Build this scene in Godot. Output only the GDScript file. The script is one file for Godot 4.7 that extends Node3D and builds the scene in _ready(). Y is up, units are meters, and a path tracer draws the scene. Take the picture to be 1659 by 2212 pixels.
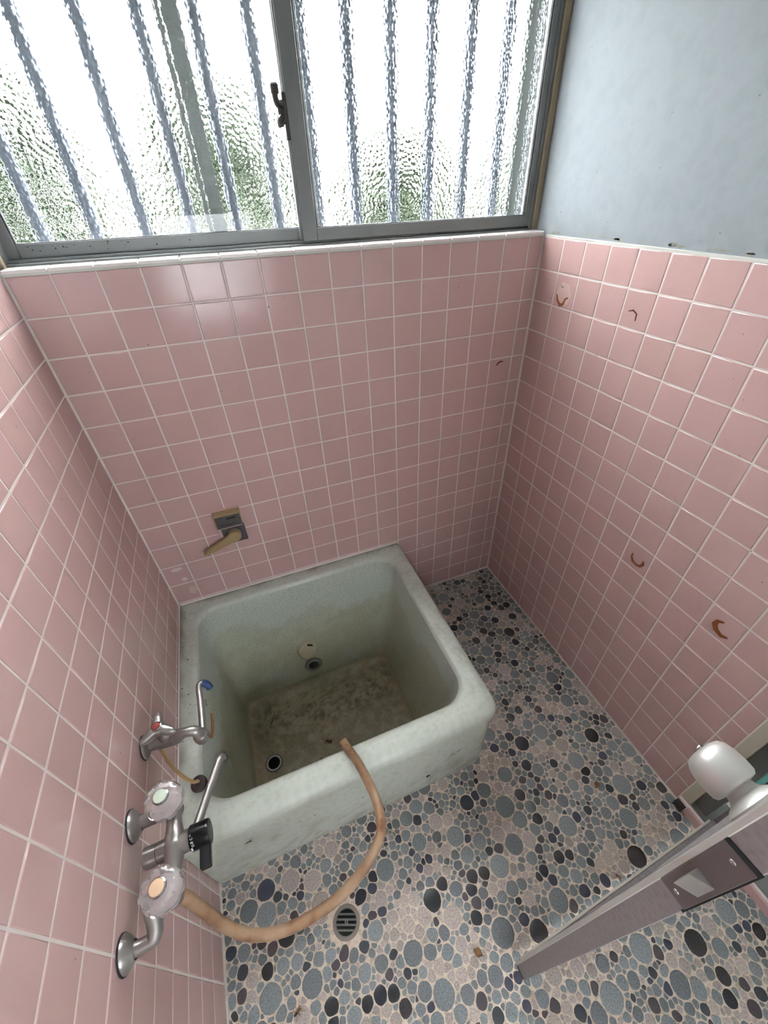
extends Node3D
# A tiled bathroom corner: x runs along the window wall, y up, z away from the window wall; metres.

const ROOM_X := 1.5507
const ROOM_Z := 2.2
const CEIL_Y := 2.5
const TOP_Y := 1.61        # top of the tiled part of the walls
const TUB_X := 1.0
const TUB_Z := 0.885

var rng := RandomNumberGenerator.new()
var mats := {}

func _ready() -> void:
	rng.seed = 7
	# ---- camera
	var cam := Camera3D.new()
	cam.name = "camera"
	add_child(cam)
	cam.transform = Transform3D(Basis(Vector3(0.92828617, -0.02583051, 0.37096842), Vector3(0.25031833, 0.78113311, -0.57198933), Vector3(-0.27500094, 0.62382998, 0.73158092)).orthonormalized(), Vector3(0.4457, 1.7505, 1.3759))
	var focal := 890.694
	cam.near = 0.02
	cam.far = 200.0
	cam.projection = Camera3D.PROJECTION_FRUSTUM
	cam.size = cam.near * 2212.0 / focal
	cam.frustum_offset = Vector2(-15.44, 6.27) / focal * cam.near
	cam.current = true
	# ---- overcast sky (three times as bright overhead as at the horizon) and exposure
	var sky := ProceduralSkyMaterial.new()
	sky.sky_top_color = lin(2.46, 2.53, 2.63)
	sky.sky_horizon_color = lin(0.82, 0.843, 0.877)
	sky.sky_curve = 0.6
	sky.sky_energy_multiplier = 1.0
	sky.ground_bottom_color = lin(0.12, 0.13, 0.11)
	sky.ground_horizon_color = lin(0.3, 0.32, 0.32)
	sky.energy_multiplier = 1.0
	var env := Environment.new()
	env.background_mode = Environment.BG_SKY
	env.sky = Sky.new()
	env.sky.sky_material = sky
	env.background_energy_multiplier = 1.0
	env.tonemap_mode = Environment.TONE_MAPPER_LINEAR
	env.tonemap_exposure = 33.5
	env.sdfgi_enabled = true
	env.ssao_enabled = true
	env.ssil_enabled = true
	var we := WorldEnvironment.new()
	we.name = "environment"
	we.environment = env
	add_child(we)
	make_materials()
	build_room()
	build_window()
	build_outside()
	build_bathtub()
	build_tap()
	build_mixer()
	build_hose()
	build_plug()
	build_heater_control()
	build_drain()
	build_door()
	build_marks()
	build_debris()

# ------------------------------------------------------------------ mesh builder
# Triangles are collected with their normals outward by the right-hand rule; build() smooths across edges flatter than the angle.
class MB:
	var v := PackedVector3Array()
	var col := PackedColorArray()
	var uv := PackedVector2Array()
	var ink := Color.WHITE

	func tri(a: Vector3, b: Vector3, c: Vector3) -> void:
		v.append(a); v.append(b); v.append(c)
		col.append(ink); col.append(ink); col.append(ink)

	func tri3(a: Vector3, b: Vector3, c: Vector3, ca: Color, cb: Color, cc: Color) -> void:
		v.append(a); v.append(b); v.append(c)
		col.append(ca); col.append(cb); col.append(cc)

	func quad(a: Vector3, b: Vector3, c: Vector3, d: Vector3) -> void:
		tri(a, b, c); tri(a, c, d)

	func box(at: Vector3, size: Vector3, bev := 0.0, basis := Basis.IDENTITY) -> void:
		var h := size / 2.0
		var b := minf(bev, minf(h.x, minf(h.y, h.z)) * 0.9)
		var p := func(q: Vector3) -> Vector3: return at + basis * q
		for ax in 3:
			var u := (ax + 1) % 3
			var w := (ax + 2) % 3
			for s in [-1.0, 1.0]:
				var q := []
				for k in [[-1.0, -1.0], [1.0, -1.0], [1.0, 1.0], [-1.0, 1.0]]:
					var e := Vector3.ZERO
					e[ax] = s * h[ax]
					e[u] = k[0] * (h[u] - b)
					e[w] = k[1] * (h[w] - b)
					q.append(p.call(e))
				if s > 0: quad(q[0], q[1], q[2], q[3])
				else: quad(q[3], q[2], q[1], q[0])
		if b <= 0.0: return
		for ax in 3:
			var u := (ax + 1) % 3
			var w := (ax + 2) % 3
			for su in [-1.0, 1.0]:
				for sw in [-1.0, 1.0]:
					var q := []
					for k in [[-1.0, 0], [1.0, 0], [1.0, 1], [-1.0, 1]]:
						var e := Vector3.ZERO
						e[ax] = k[0] * (h[ax] - b)
						e[u] = su * (h[u] - (b if k[1] == 1 else 0.0))
						e[w] = sw * (h[w] - (0.0 if k[1] == 1 else b))
						q.append(p.call(e))
					if su * sw > 0: quad(q[0], q[3], q[2], q[1])
					else: quad(q[0], q[1], q[2], q[3])
		for sx in [-1.0, 1.0]:
			for sy in [-1.0, 1.0]:
				for sz in [-1.0, 1.0]:
					var a: Vector3 = p.call(Vector3(sx * h.x, sy * (h.y - b), sz * (h.z - b)))
					var c: Vector3 = p.call(Vector3(sx * (h.x - b), sy * h.y, sz * (h.z - b)))
					var d: Vector3 = p.call(Vector3(sx * (h.x - b), sy * (h.y - b), sz * h.z))
					if sx * sy * sz > 0: tri(a, c, d)
					else: tri(a, d, c)

	# profile: [radius, height] from bottom to top; turned about the y axis of xf. lobes: shape(angle) scales the radius.
	func lathe(profile: Array, segs: int, xf := Transform3D.IDENTITY, lobe = null) -> void:
		var rings := []
		for pr in profile:
			var ring := PackedVector3Array()
			for i in segs:
				var a := TAU * i / segs
				var k: float = lobe.call(a, pr) if lobe != null else 1.0
				ring.append(xf * Vector3(cos(a) * pr[0] * k, pr[1], -sin(a) * pr[0] * k))
			rings.append(ring)
		rings_to_quads(rings, true)

	# rings of equal length, each turning counter-clockwise seen from the end the rings run to.
	func rings_to_quads(rings: Array, closed: bool) -> void:
		for j in rings.size() - 1:
			var a: PackedVector3Array = rings[j]
			var b: PackedVector3Array = rings[j + 1]
			var n := a.size()
			for i in (n if closed else n - 1):
				var k := (i + 1) % n
				if a[i].distance_squared_to(a[k]) > 1e-14: tri(a[i], a[k], b[k])
				if b[i].distance_squared_to(b[k]) > 1e-14: tri(a[i], b[k], b[i])

	func fan(ring: PackedVector3Array, flip := false) -> void:
		var m := Vector3.ZERO
		for p in ring: m += p
		m /= ring.size()
		for i in ring.size():
			var k := (i + 1) % ring.size()
			if flip: tri(m, ring[k], ring[i])
			else: tri(m, ring[i], ring[k])

	# a tube through points; radii is one number or one for each point.
	func tube(path: Array, radii, segs := 12, caps := true, squash := 1.0) -> void:
		var rings := []
		var n := path.size()
		var up := Vector3.UP
		var t0: Vector3 = (path[1] - path[0]).normalized()
		if absf(t0.dot(up)) > 0.9: up = Vector3.RIGHT
		var side := t0.cross(up).normalized()
		for j in n:
			var t: Vector3
			if j == 0: t = t0
			elif j == n - 1: t = (path[j] - path[j - 1]).normalized()
			else: t = ((path[j] - path[j - 1]).normalized() + (path[j + 1] - path[j]).normalized()).normalized()
			side = (side - t * side.dot(t)).normalized()
			var other := t.cross(side)
			var r: float = radii[j] if radii is Array else radii
			var ring := PackedVector3Array()
			for i in segs:
				var a := TAU * i / segs
				ring.append(path[j] + side * cos(a) * r + other * sin(a) * r * squash)
			rings.append(ring)
		rings_to_quads(rings, true)
		if caps:
			fan(rings[0], true)
			fan(rings[n - 1])

	# polygon in the xz plane of xf (counter-clockwise seen from +y), from height y0 to y1 with a small bevel at the top.
	func prism(poly: PackedVector2Array, y0: float, y1: float, xf := Transform3D.IDENTITY, bev := 0.0) -> void:
		var p := poly
		if Geometry2D.is_polygon_clockwise(p): p.reverse()
		var lo := PackedVector3Array()
		var mid := PackedVector3Array()
		var hi := PackedVector3Array()
		var n := p.size()
		for i in n:
			var q := p[i]
			lo.append(xf * Vector3(q.x, y0, -q.y))
			mid.append(xf * Vector3(q.x, y1 - bev, -q.y))
			var e1 := (p[i] - p[(i - 1 + n) % n]).normalized()
			var e2 := (p[(i + 1) % n] - p[i]).normalized()
			var inw := Vector2(-(e1 + e2).y, (e1 + e2).x).normalized() * bev
			hi.append(xf * Vector3(q.x + inw.x, y1, -(q.y + inw.y)))
		rings_to_quads([lo, mid, hi] if bev > 0 else [lo, hi], true)
		var idx := Geometry2D.triangulate_polygon(p)
		for k in range(0, idx.size(), 3):
			var a := idx[k]; var b := idx[k + 1]; var c := idx[k + 2]
			if (p[b] - p[a]).cross(p[c] - p[a]) < 0:
				var s := b; b = c; c = s
			tri(hi[a], hi[b], hi[c])
			tri(lo[a], lo[c], lo[b])

	func ball(at: Vector3, r: Vector3, segs := 12) -> void:
		var prof := []
		var n := segs / 2
		for i in n + 1:
			var a := -PI / 2 + PI * i / n
			prof.append([maxf(cos(a), 1e-4), sin(a)])
		lathe(prof, segs, Transform3D(Basis.from_scale(r), at))

	func build(angle := 40.0, colored := false) -> ArrayMesh:
		var n := v.size()
		var faces := PackedVector3Array()
		faces.resize(n / 3)
		var at := {}
		for f in n / 3:
			faces[f] = (v[f * 3 + 1] - v[f * 3]).cross(v[f * 3 + 2] - v[f * 3])
			for k in 3:
				var key := Vector3i((v[f * 3 + k] * 50000.0).round())
				if at.has(key): at[key].append(f)
				else: at[key] = [f]
		var lim := cos(deg_to_rad(angle))
		var pos := PackedVector3Array(); pos.resize(n)
		var nor := PackedVector3Array(); nor.resize(n)
		var cc := PackedColorArray(); cc.resize(n)
		var uu := PackedVector2Array()
		if uv.size() == n: uu.resize(n)
		for f in n / 3:
			var fn := faces[f].normalized()
			for k in 3:
				var i := f * 3 + k
				var s := Vector3.ZERO
				for g in at[Vector3i((v[i] * 50000.0).round())]:
					if faces[g].normalized().dot(fn) > lim: s += faces[g]
				var o: int = f * 3 + [0, 2, 1][k]
				pos[o] = v[i]
				nor[o] = s.normalized() if s.length_squared() > 0 else fn
				cc[o] = col[i]
				if uu.size(): uu[o] = uv[i]
		var arr := []
		arr.resize(Mesh.ARRAY_MAX)
		arr[Mesh.ARRAY_VERTEX] = pos
		arr[Mesh.ARRAY_NORMAL] = nor
		if colored: arr[Mesh.ARRAY_COLOR] = cc
		if uu.size(): arr[Mesh.ARRAY_TEX_UV] = uu
		var m := ArrayMesh.new()
		m.add_surface_from_arrays(Mesh.PRIMITIVE_TRIANGLES, arr)
		return m

# ------------------------------------------------------------------ nodes
func part(parent: Node3D, called: String, mesh: Mesh, m: Material, at := Vector3.ZERO, basis := Basis.IDENTITY) -> MeshInstance3D:
	var o := MeshInstance3D.new()
	o.name = called
	o.mesh = mesh
	o.material_override = m
	o.transform = Transform3D(basis, at)
	parent.add_child(o, true)
	return o

func part_mb(parent: Node3D, called: String, b: MB, m: Material, angle := 40.0, colored := false) -> MeshInstance3D:
	return part(parent, called, b.build(angle, colored), m)

func thing(called: String, label: String, category: String, at := Vector3.ZERO, group := "") -> Node3D:
	var o := Node3D.new()
	o.name = called
	o.position = at
	o.set_meta("label", label)
	o.set_meta("category", category)
	if group: o.set_meta("group", group)
	add_child(o, true)
	return o

func structure(called: String, label: String, category: String) -> Node3D:
	var o := thing(called, label, category)
	o.set_meta("kind", "structure")
	return o

func box_part(parent: Node3D, called: String, lo: Vector3, hi: Vector3, m: Material, bev := 0.001) -> MeshInstance3D:
	var b := MB.new()
	b.box((lo + hi) / 2.0, hi - lo, bev)
	return part_mb(parent, called, b, m, 30.0)

func lin(r: float, g: float, b: float) -> Color:
	return Color(r, g, b).linear_to_srgb()

# Smooth curve through points.
func curve(pts: Array, per := 6) -> Array:
	var out := []
	for i in pts.size() - 1:
		var p0: Vector3 = pts[maxi(i - 1, 0)]
		var p1: Vector3 = pts[i]
		var p2: Vector3 = pts[i + 1]
		var p3: Vector3 = pts[mini(i + 2, pts.size() - 1)]
		for k in per: out.append(p1.cubic_interpolate(p2, p0, p3, float(k) / per))
	out.append(pts[-1])
	return out

# A turned basis whose y axis points along d.
func along(d: Vector3) -> Basis:
	var y := d.normalized()
	var x := y.cross(Vector3(0.31, 0.17, 0.93)).normalized()
	return Basis(x, y, x.cross(y))

# ------------------------------------------------------------------ materials
func mat(key: String, c: Color, rough: float, metal := 0.0, spec := 0.5) -> StandardMaterial3D:
	var m := StandardMaterial3D.new()
	m.resource_name = key
	m.albedo_color = c
	m.roughness = rough
	m.metallic = metal
	m.metallic_specular = spec
	mats[key] = m
	return m

func noise_tex(kind: int, freq: float, size: int, sd: int, ramp: Gradient = null, octaves := 4) -> ImageTexture:
	var n := FastNoiseLite.new()
	n.noise_type = kind
	n.frequency = freq
	n.seed = sd
	n.fractal_type = FastNoiseLite.FRACTAL_FBM if octaves > 1 else FastNoiseLite.FRACTAL_NONE
	n.fractal_octaves = octaves
	if kind == FastNoiseLite.TYPE_CELLULAR:
		n.cellular_return_type = FastNoiseLite.RETURN_DISTANCE
		n.cellular_distance_function = FastNoiseLite.DISTANCE_EUCLIDEAN
		n.cellular_jitter = 0.9
	var im := n.get_seamless_image(size, size, false, false, 0.1)
	im.convert(Image.FORMAT_RGB8)
	if ramp:
		for y in size:
			for x in size:
				im.set_pixel(x, y, ramp.sample(im.get_pixel(x, y).r))
	return ImageTexture.create_from_image(im)

func ramp_of(stops: Array) -> Gradient:
	var g := Gradient.new()
	var o := PackedFloat32Array()
	var c := PackedColorArray()
	for s in stops:
		o.append(s[0]); c.append(s[1])
	g.offsets = o
	g.colors = c
	return g

func tri(m: StandardMaterial3D, scale: float) -> void:
	m.uv1_triplanar = true
	m.uv1_world_triplanar = true
	m.uv1_scale = Vector3.ONE * scale

func make_materials() -> void:
	var fine := noise_tex(FastNoiseLite.TYPE_SIMPLEX_SMOOTH, 0.03, 256, 3)
	# glazed pink wall tiles, a few firings
	for k in 4:
		var t := mat("pink_tile_%d" % k, lin(0.565 + [0.0, 0.012, -0.012, 0.006][k], 0.368 + [0.0, 0.006, -0.006, 0.009][k], 0.348 + [0.0, 0.008, -0.010, 0.004][k]), 0.16)
		t.heightmap_enabled = true
		t.heightmap_texture = fine
		t.heightmap_scale = 0.006
		tri(t, 14.0)
	mat("grout", lin(0.72, 0.63, 0.595), 0.8)
	mat("sill_tile", lin(0.80, 0.73, 0.69), 0.22)
	mat("sill_edge", lin(0.58, 0.57, 0.51), 0.55)
	# painted plaster with fine trowel relief
	var pl := mat("plaster", lin(0.29, 0.315, 0.33), 0.75)
	pl.albedo_texture = noise_tex(FastNoiseLite.TYPE_SIMPLEX_SMOOTH, 0.012, 512, 11, ramp_of([[0.2, Color(0.965, 0.97, 0.97)], [0.6, Color(1, 1, 1)], [0.85, Color(0.985, 0.98, 0.99)]]), 5)
	pl.heightmap_enabled = true
	pl.heightmap_texture = noise_tex(FastNoiseLite.TYPE_SIMPLEX_SMOOTH, 0.02, 512, 5, null, 4)
	pl.heightmap_scale = 0.03
	tri(pl, 2.2)
	mat("ceiling", lin(0.80, 0.81, 0.80), 0.85)
	mat("white_wall", lin(0.78, 0.79, 0.78), 0.8)
	mat("mould", lin(0.30, 0.30, 0.25), 0.9)
	# window
	mat("aluminium", lin(0.175, 0.182, 0.176), 0.42, 0.55)
	mat("rubber", lin(0.02, 0.02, 0.022), 0.6)
	mat("old_wood", lin(0.24, 0.195, 0.13), 0.7)
	mat("bark", lin(0.10, 0.07, 0.045), 0.75)
	mat("lock_metal", lin(0.05, 0.045, 0.04), 0.5, 0.6)
	var gl := mat("clear_glass", Color(0.985, 1.0, 0.995, 0.0), 0.0)
	gl.refraction_enabled = true
	gl.refraction_scale = 0.05
	var hg: StandardMaterial3D = gl.duplicate()
	hg.resource_name = "hammered_glass"
	hg.heightmap_enabled = true
	hg.heightmap_texture = noise_tex(FastNoiseLite.TYPE_CELLULAR, 0.05, 1024, 9, null, 1)
	hg.heightmap_scale = 0.13
	mats["hammered_glass"] = hg
	var pg := mat("plain_glass", Color(0.97, 1.0, 0.99, 0.04), 0.05)
	pg.transparency = BaseMaterial3D.TRANSPARENCY_ALPHA
	mat("bounce_wall", lin(0.70, 0.72, 0.74), 0.85)  # tone of the added wall that bounces sky light indoors
	mat("bar_metal", lin(0.045, 0.055, 0.075), 0.5, 0.2)
	mat("screen_frame", lin(0.085, 0.098, 0.090), 0.5, 0.2)
	# floor
	var mo := mat("mortar", lin(0.66, 0.56, 0.46), 0.85)
	mo.albedo_texture = noise_tex(FastNoiseLite.TYPE_SIMPLEX_SMOOTH, 0.03, 512, 21, ramp_of([[0.2, Color(0.82, 0.80, 0.77)], [0.55, Color(1, 1, 1)], [0.9, Color(0.93, 0.9, 0.87)]]), 4)
	tri(mo, 3.0)
	var fleck := noise_tex(FastNoiseLite.TYPE_SIMPLEX, 0.08, 512, 31, ramp_of([[0.2, Color(0.75, 0.75, 0.75)], [0.5, Color(0.92, 0.92, 0.92)], [0.8, Color(1, 1, 1)]]), 4)
	var dfleck := noise_tex(FastNoiseLite.TYPE_SIMPLEX, 0.10, 512, 33, ramp_of([[0.3, Color(0.42, 0.42, 0.42)], [0.64, Color(0.52, 0.52, 0.54)], [0.80, Color(1, 1, 1)]]), 4)
	var cols := [[lin(0.23, 0.255, 0.26), lin(0.185, 0.20, 0.208), lin(0.275, 0.30, 0.305)], [lin(0.020, 0.021, 0.031), lin(0.016, 0.018, 0.021), lin(0.028, 0.023, 0.025)], [lin(0.53, 0.44, 0.39), lin(0.43, 0.365, 0.325), lin(0.48, 0.405, 0.37)]]
	for kind in 3:
		for k in 3:
			var m := mat("pebble_%d_%d" % [kind, k], cols[kind][k], 0.55 if kind != 1 else 0.42)
			m.albedo_texture = dfleck if kind == 1 else fleck
			if kind == 1: m.albedo_color = cols[kind][k] * Color(1.7, 1.7, 1.7)
			tri(m, 4.0)
	# bathtub
	var shell := mat("tub_shell", lin(0.53, 0.56, 0.49), 0.45)
	shell.albedo_texture = noise_tex(FastNoiseLite.TYPE_SIMPLEX_SMOOTH, 0.02, 512, 41, ramp_of([[0.1, Color(0.92, 0.92, 0.90)], [0.4, Color(0.98, 0.98, 0.975)], [0.8, Color(1, 1, 1)]]), 5)
	shell.vertex_color_use_as_albedo = true
	tri(shell, 4.0)
	var basin := mat("tub_basin", Color(1, 1, 1), 0.38)
	basin.vertex_color_use_as_albedo = true
	basin.albedo_texture = noise_tex(FastNoiseLite.TYPE_SIMPLEX_SMOOTH, 0.035, 512, 43, ramp_of([[0.12, Color(0.86, 0.85, 0.81)], [0.45, Color(0.97, 0.97, 0.96)], [0.8, Color(1, 1, 1)]]), 5)
	tri(basin, 5.0)
	mat("ring_metal", lin(0.35, 0.34, 0.30), 0.35, 0.8)
	mat("hole", lin(0.004, 0.004, 0.004), 0.9)
	mat("beige_plastic", lin(0.46, 0.40, 0.28), 0.45)
	mat("grey_plastic", lin(0.22, 0.24, 0.23), 0.5)
	# fittings
	mat("chrome_worn", lin(0.335, 0.315, 0.295), 0.40, 0.8)
	mat("chrome", lin(0.55, 0.55, 0.54), 0.16, 1.0)
	mat("black_plastic", lin(0.006, 0.006, 0.007), 0.28, 0.0, 0.35)
	mat("white_print", lin(0.8, 0.8, 0.78), 0.6)
	mat("red_cap", lin(0.36, 0.05, 0.035), 0.4)
	mat("blue_cap", lin(0.02, 0.055, 0.16), 0.5)
	mat("pale_core", lin(0.62, 0.56, 0.54), 0.5)
	mat("green_cap", lin(0.62, 0.70, 0.58), 0.4)
	mat("orange_cap", lin(0.74, 0.52, 0.34), 0.4)
	var ac := mat("acrylic", Color(0.95, 0.92, 0.92, 0.16), 0.06)
	ac.refraction_enabled = true
	ac.refraction_scale = 0.045
	var hs := mat("hose", lin(0.36, 0.25, 0.165), 0.5)
	hs.albedo_texture = noise_tex(FastNoiseLite.TYPE_SIMPLEX_SMOOTH, 0.025, 256, 51, ramp_of([[0.15, Color(0.66, 0.52, 0.40)], [0.42, Color(0.93, 0.86, 0.78)], [0.7, Color(1, 0.98, 0.95)]]), 4)
	tri(hs, 2.0)
	var cd := mat("amber_tube", lin(0.42, 0.28, 0.12), 0.35)
	cd.subsurf_scatter_enabled = true
	cd.subsurf_scatter_strength = 0.2
	mat("rust_tube", lin(0.20, 0.075, 0.022), 0.45)
	mat("plug_rubber", lin(0.035, 0.022, 0.02), 0.55)
	mat("label_grey", lin(0.10, 0.098, 0.105), 0.4, 0.2)
	mat("ink", lin(0.012, 0.011, 0.012), 0.5)
	mat("lever_beige", lin(0.36, 0.26, 0.13), 0.5)
	mat("drain_metal", lin(0.17, 0.17, 0.155), 0.5, 0.3)
	mat("drain_collar", lin(0.24, 0.20, 0.165), 0.8)
	# door
	var dm := mat("door_aluminium", lin(0.33, 0.305, 0.305), 0.45, 0.6)
	dm.albedo_texture = fine_grain()
	tri(dm, 6.0)
	mat("door_plate", lin(0.17, 0.14, 0.14), 0.4, 0.7)
	mat("door_panel", lin(0.50, 0.52, 0.50), 0.4)
	mat("seal", lin(0.56, 0.52, 0.44), 0.6)
	mat("knob_metal", lin(0.58, 0.565, 0.53), 0.42, 0.6)
	mat("beige_paint", lin(0.50, 0.45, 0.36), 0.6)
	mat("jamb_grey", lin(0.20, 0.21, 0.20), 0.45, 0.4)
	mat("jamb_dark", lin(0.03, 0.025, 0.022), 0.6)
	mat("hall_floor", lin(0.10, 0.30, 0.27), 0.6)
	mat("hall_wall", lin(0.55, 0.52, 0.46), 0.8)
	# marks and litter
	mat("brown_glue", lin(0.26, 0.075, 0.02), 0.3)
	mat("dark_glue", lin(0.13, 0.02, 0.015), 0.35)
	mat("pale_glue", lin(0.60, 0.42, 0.38), 0.5)
	mat("limescale", lin(0.66, 0.52, 0.48), 0.6)
	mat("speck", lin(0.045, 0.03, 0.025), 0.8)
	mat("grime", lin(0.20, 0.18, 0.15), 0.85)
	mat("dry_leaf", lin(0.20, 0.10, 0.035), 0.7)
	mat("bug", lin(0.05, 0.025, 0.012), 0.5)
	mat("ground", lin(0.13, 0.125, 0.10), 0.9)
	mat("leaf_green", lin(0.013, 0.018, 0.010), 0.8, 0.0, 0.15)
	mat("fence_white", lin(0.6, 0.62, 0.62), 0.7)

func fine_grain() -> ImageTexture:
	return noise_tex(FastNoiseLite.TYPE_SIMPLEX, 0.02, 512, 61, ramp_of([[0.1, Color(0.92, 0.905, 0.90)], [0.45, Color(0.98, 0.975, 0.975)], [0.8, Color(1, 1, 1)]]), 5)

# ------------------------------------------------------------------ room
func tile_mesh(w: float, h: float) -> ArrayMesh:
	var b := MB.new()
	var rings := []
	for s in [[0.0, -0.0045], [0.0002, -0.0016], [0.0012, -0.0005], [0.0028, 0.0]]:
		var x: float = w / 2 - s[0]
		var y: float = h / 2 - s[0]
		rings.append(PackedVector3Array([Vector3(-x, -y, s[1]), Vector3(x, -y, s[1]), Vector3(x, y, s[1]), Vector3(-x, y, s[1])]))
	b.rings_to_quads(rings, true)
	b.quad(rings[3][0], rings[3][1], rings[3][2], rings[3][3])
	return b.build(70.0)

# Tiles between the given grid lines, on a wall whose own axes are the basis; skip(u, v) leaves out what other things cover.
func tile_field(parent: Node3D, us: Array, vs: Array, to_world: Callable, basis: Basis, skip = null, called := "tile") -> void:
	var made := {}
	var gap := 0.0040
	for i in us.size() - 1:
		for j in vs.size() - 1:
			var u := (float(us[i]) + float(us[i + 1])) / 2
			var v := (float(vs[j]) + float(vs[j + 1])) / 2
			var w := float(us[i + 1]) - float(us[i]) - gap
			var h := float(vs[j + 1]) - float(vs[j]) - gap
			if w < 0.008 or h < 0.008 or (skip != null and skip.call(u, v)): continue
			var key := "%.4f %.4f" % [w, h]
			if not made.has(key): made[key] = tile_mesh(w, h)
			var tilt := Basis(Vector3.RIGHT, rng.randfn(0, 0.0022)) * Basis(Vector3.UP, rng.randfn(0, 0.0022))
			part(parent, called, made[key], mats["pink_tile_%d" % [0, 0, 0, 1, 2, 3][rng.randi() % 6]], to_world.call(u, v), basis * tilt)

func lines(from: float, first: float, to: float, step := 0.1) -> Array:
	var out := [from]
	var x := first
	while x < to - 0.012:
		out.append(x)
		x += step
	out.append(to)
	return out

func build_room() -> void:
	var rows := lines(0.008, TOP_Y - 1.5, TOP_Y - 0.004)
	# window wall
	var wb := structure("wall_back", "pink square-tiled wall under the window, behind the bathtub", "wall")
	box_part(wb, "backing", Vector3(-0.15, -0.4, -0.18), Vector3(ROOM_X + 0.15, TOP_Y - 0.002, -0.0014), mats.grout, 0.0)
	box_part(wb, "lintel", Vector3(-0.15, 2.38, -0.18), Vector3(ROOM_X + 0.15, CEIL_Y, 0.0), mats.plaster, 0.0)
	tile_field(wb, lines(0.002, 0.0963, ROOM_X - 0.002), rows, func(u, v): return Vector3(u, v, 0.0), Basis.IDENTITY, func(u, v): return u < TUB_X - 0.06 and v < 0.31)
	# left wall
	var wl := structure("wall_left", "pink square-tiled wall that carries the taps", "wall")
	box_part(wl, "backing", Vector3(-0.15, -0.4, -0.002), Vector3(-0.0014, TOP_Y, ROOM_Z), mats.grout, 0.0)
	box_part(wl, "plaster", Vector3(-0.15, TOP_Y, -0.18), Vector3(-0.004, CEIL_Y, ROOM_Z), mats.plaster, 0.0)
	var turn_l := Basis(Vector3(0, 0, -1), Vector3.UP, Vector3(1, 0, 0))
	tile_field(wl, lines(0.002, 0.1087, 1.6087), rows, func(u, v): return Vector3(0, v + 0.004, u), turn_l, func(u, v): return u < TUB_Z - 0.06 and v < 0.31)
	# the tiles behind the camera in one piece
	var st := SurfaceTool.new()
	var one := tile_mesh(0.096, 0.096)
	for i in 6:
		for j in 16:
			st.append_from(one, 0, Transform3D(turn_l, Vector3(0, TOP_Y - 0.05 - 0.1 * j, 1.6087 + 0.05 + 0.1 * i)))
	var far := part(wl, "far_tiles", st.commit(), mats.pink_tile_0)
	far.set_meta("kind", "stuff")
	# right wall, up to the doorway
	var wr := structure("wall_right", "pink square-tiled wall under pale blue plaster, beside the open door", "wall")
	box_part(wr, "backing", Vector3(ROOM_X + 0.0014, -0.4, -0.002), Vector3(ROOM_X + 0.15, TOP_Y - 0.003, 1.257), mats.grout, 0.0)
	box_part(wr, "plaster", Vector3(ROOM_X + 0.004, TOP_Y - 0.003, -0.058), Vector3(ROOM_X + 0.15, CEIL_Y, 1.257), mats.plaster, 0.0)
	box_part(wr, "plaster_over_door", Vector3(ROOM_X + 0.004, 2.03, 1.257), Vector3(ROOM_X + 0.15, CEIL_Y, ROOM_Z), mats.plaster, 0.0)
	box_part(wr, "plaster_beside_door", Vector3(ROOM_X + 0.004, -0.4, 2.11), Vector3(ROOM_X + 0.15, 2.03, ROOM_Z), mats.plaster, 0.0)
	box_part(wr, "grout_bead", Vector3(ROOM_X + 0.0010, TOP_Y - 0.009, 0.0), Vector3(ROOM_X + 0.006, TOP_Y - 0.0015, 1.257), mats.sill_edge, 0.001)
	var turn_r := Basis(Vector3(0, 0, 1), Vector3.UP, Vector3(-1, 0, 0))
	tile_field(wr, lines(0.002, 0.1038, 1.255), rows, func(u, v): return Vector3(ROOM_X, v - 0.003, u), turn_r)
	# mould along the top of the tiles
	var mo := MB.new()
	for k in 46:
		var z := rng.randf_range(0.02, 1.2)
		var y := TOP_Y + 0.0035 + rng.randf_range(0.0, 0.004)
		mo.prism(blot(rng.randf_range(0.003, 0.013), 9, 0.4, Vector2(1.0, 0.35)), 0.0, 0.0005, Transform3D(Basis(Vector3(0, 0, 1), Vector3(-1, 0, 0), Vector3(0, -1, 0)), Vector3(ROOM_X + 0.0042, y, z)))
	var mold := part_mb(wr, "mould", mo, mats.mould)
	mold.set_meta("kind", "stuff")
	# wall behind the camera, ceiling
	var wf := structure("wall_front", "pale plastered wall opposite the window", "wall")
	# an added opening at eye level: fill light for the tub front and floor
	var w0 := Vector2(0.18, 1.02)
	var w1 := Vector2(1.34, 1.66)
	for q in [[-0.15, -0.4, ROOM_X + 0.15, w0.y], [-0.15, w1.y, ROOM_X + 0.15, CEIL_Y], [-0.15, w0.y, w0.x, w1.y], [w1.x, w0.y, ROOM_X + 0.15, w1.y]]:
		box_part(wf, "plaster", Vector3(q[0], q[1], ROOM_Z), Vector3(q[2], q[3], ROOM_Z + 0.12), mats.white_wall, 0.0)
	var w2 := structure("window_2", "wide plain window added behind the camera to let in fill light", "window")  # made-up window, brightens the tub front and the floor
	for q in [[w0.x, w0.y, w1.x, w0.y + 0.035], [w0.x, w1.y - 0.035, w1.x, w1.y], [w0.x, w0.y, w0.x + 0.035, w1.y], [w1.x - 0.035, w0.y, w1.x, w1.y], [0.74, w0.y, 0.78, w1.y]]:
		box_part(w2, "frame", Vector3(q[0], q[1], ROOM_Z + 0.03), Vector3(q[2], q[3], ROOM_Z + 0.08), mats.aluminium, 0.002)
	for q in [[w0.x + 0.03, 0.745], [0.775, w1.x - 0.03]]:
		box_part(w2, "pane", Vector3(q[0], w0.y + 0.03, ROOM_Z + 0.053), Vector3(q[1], w1.y - 0.03, ROOM_Z + 0.057), mats.plain_glass, 0.0)
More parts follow.
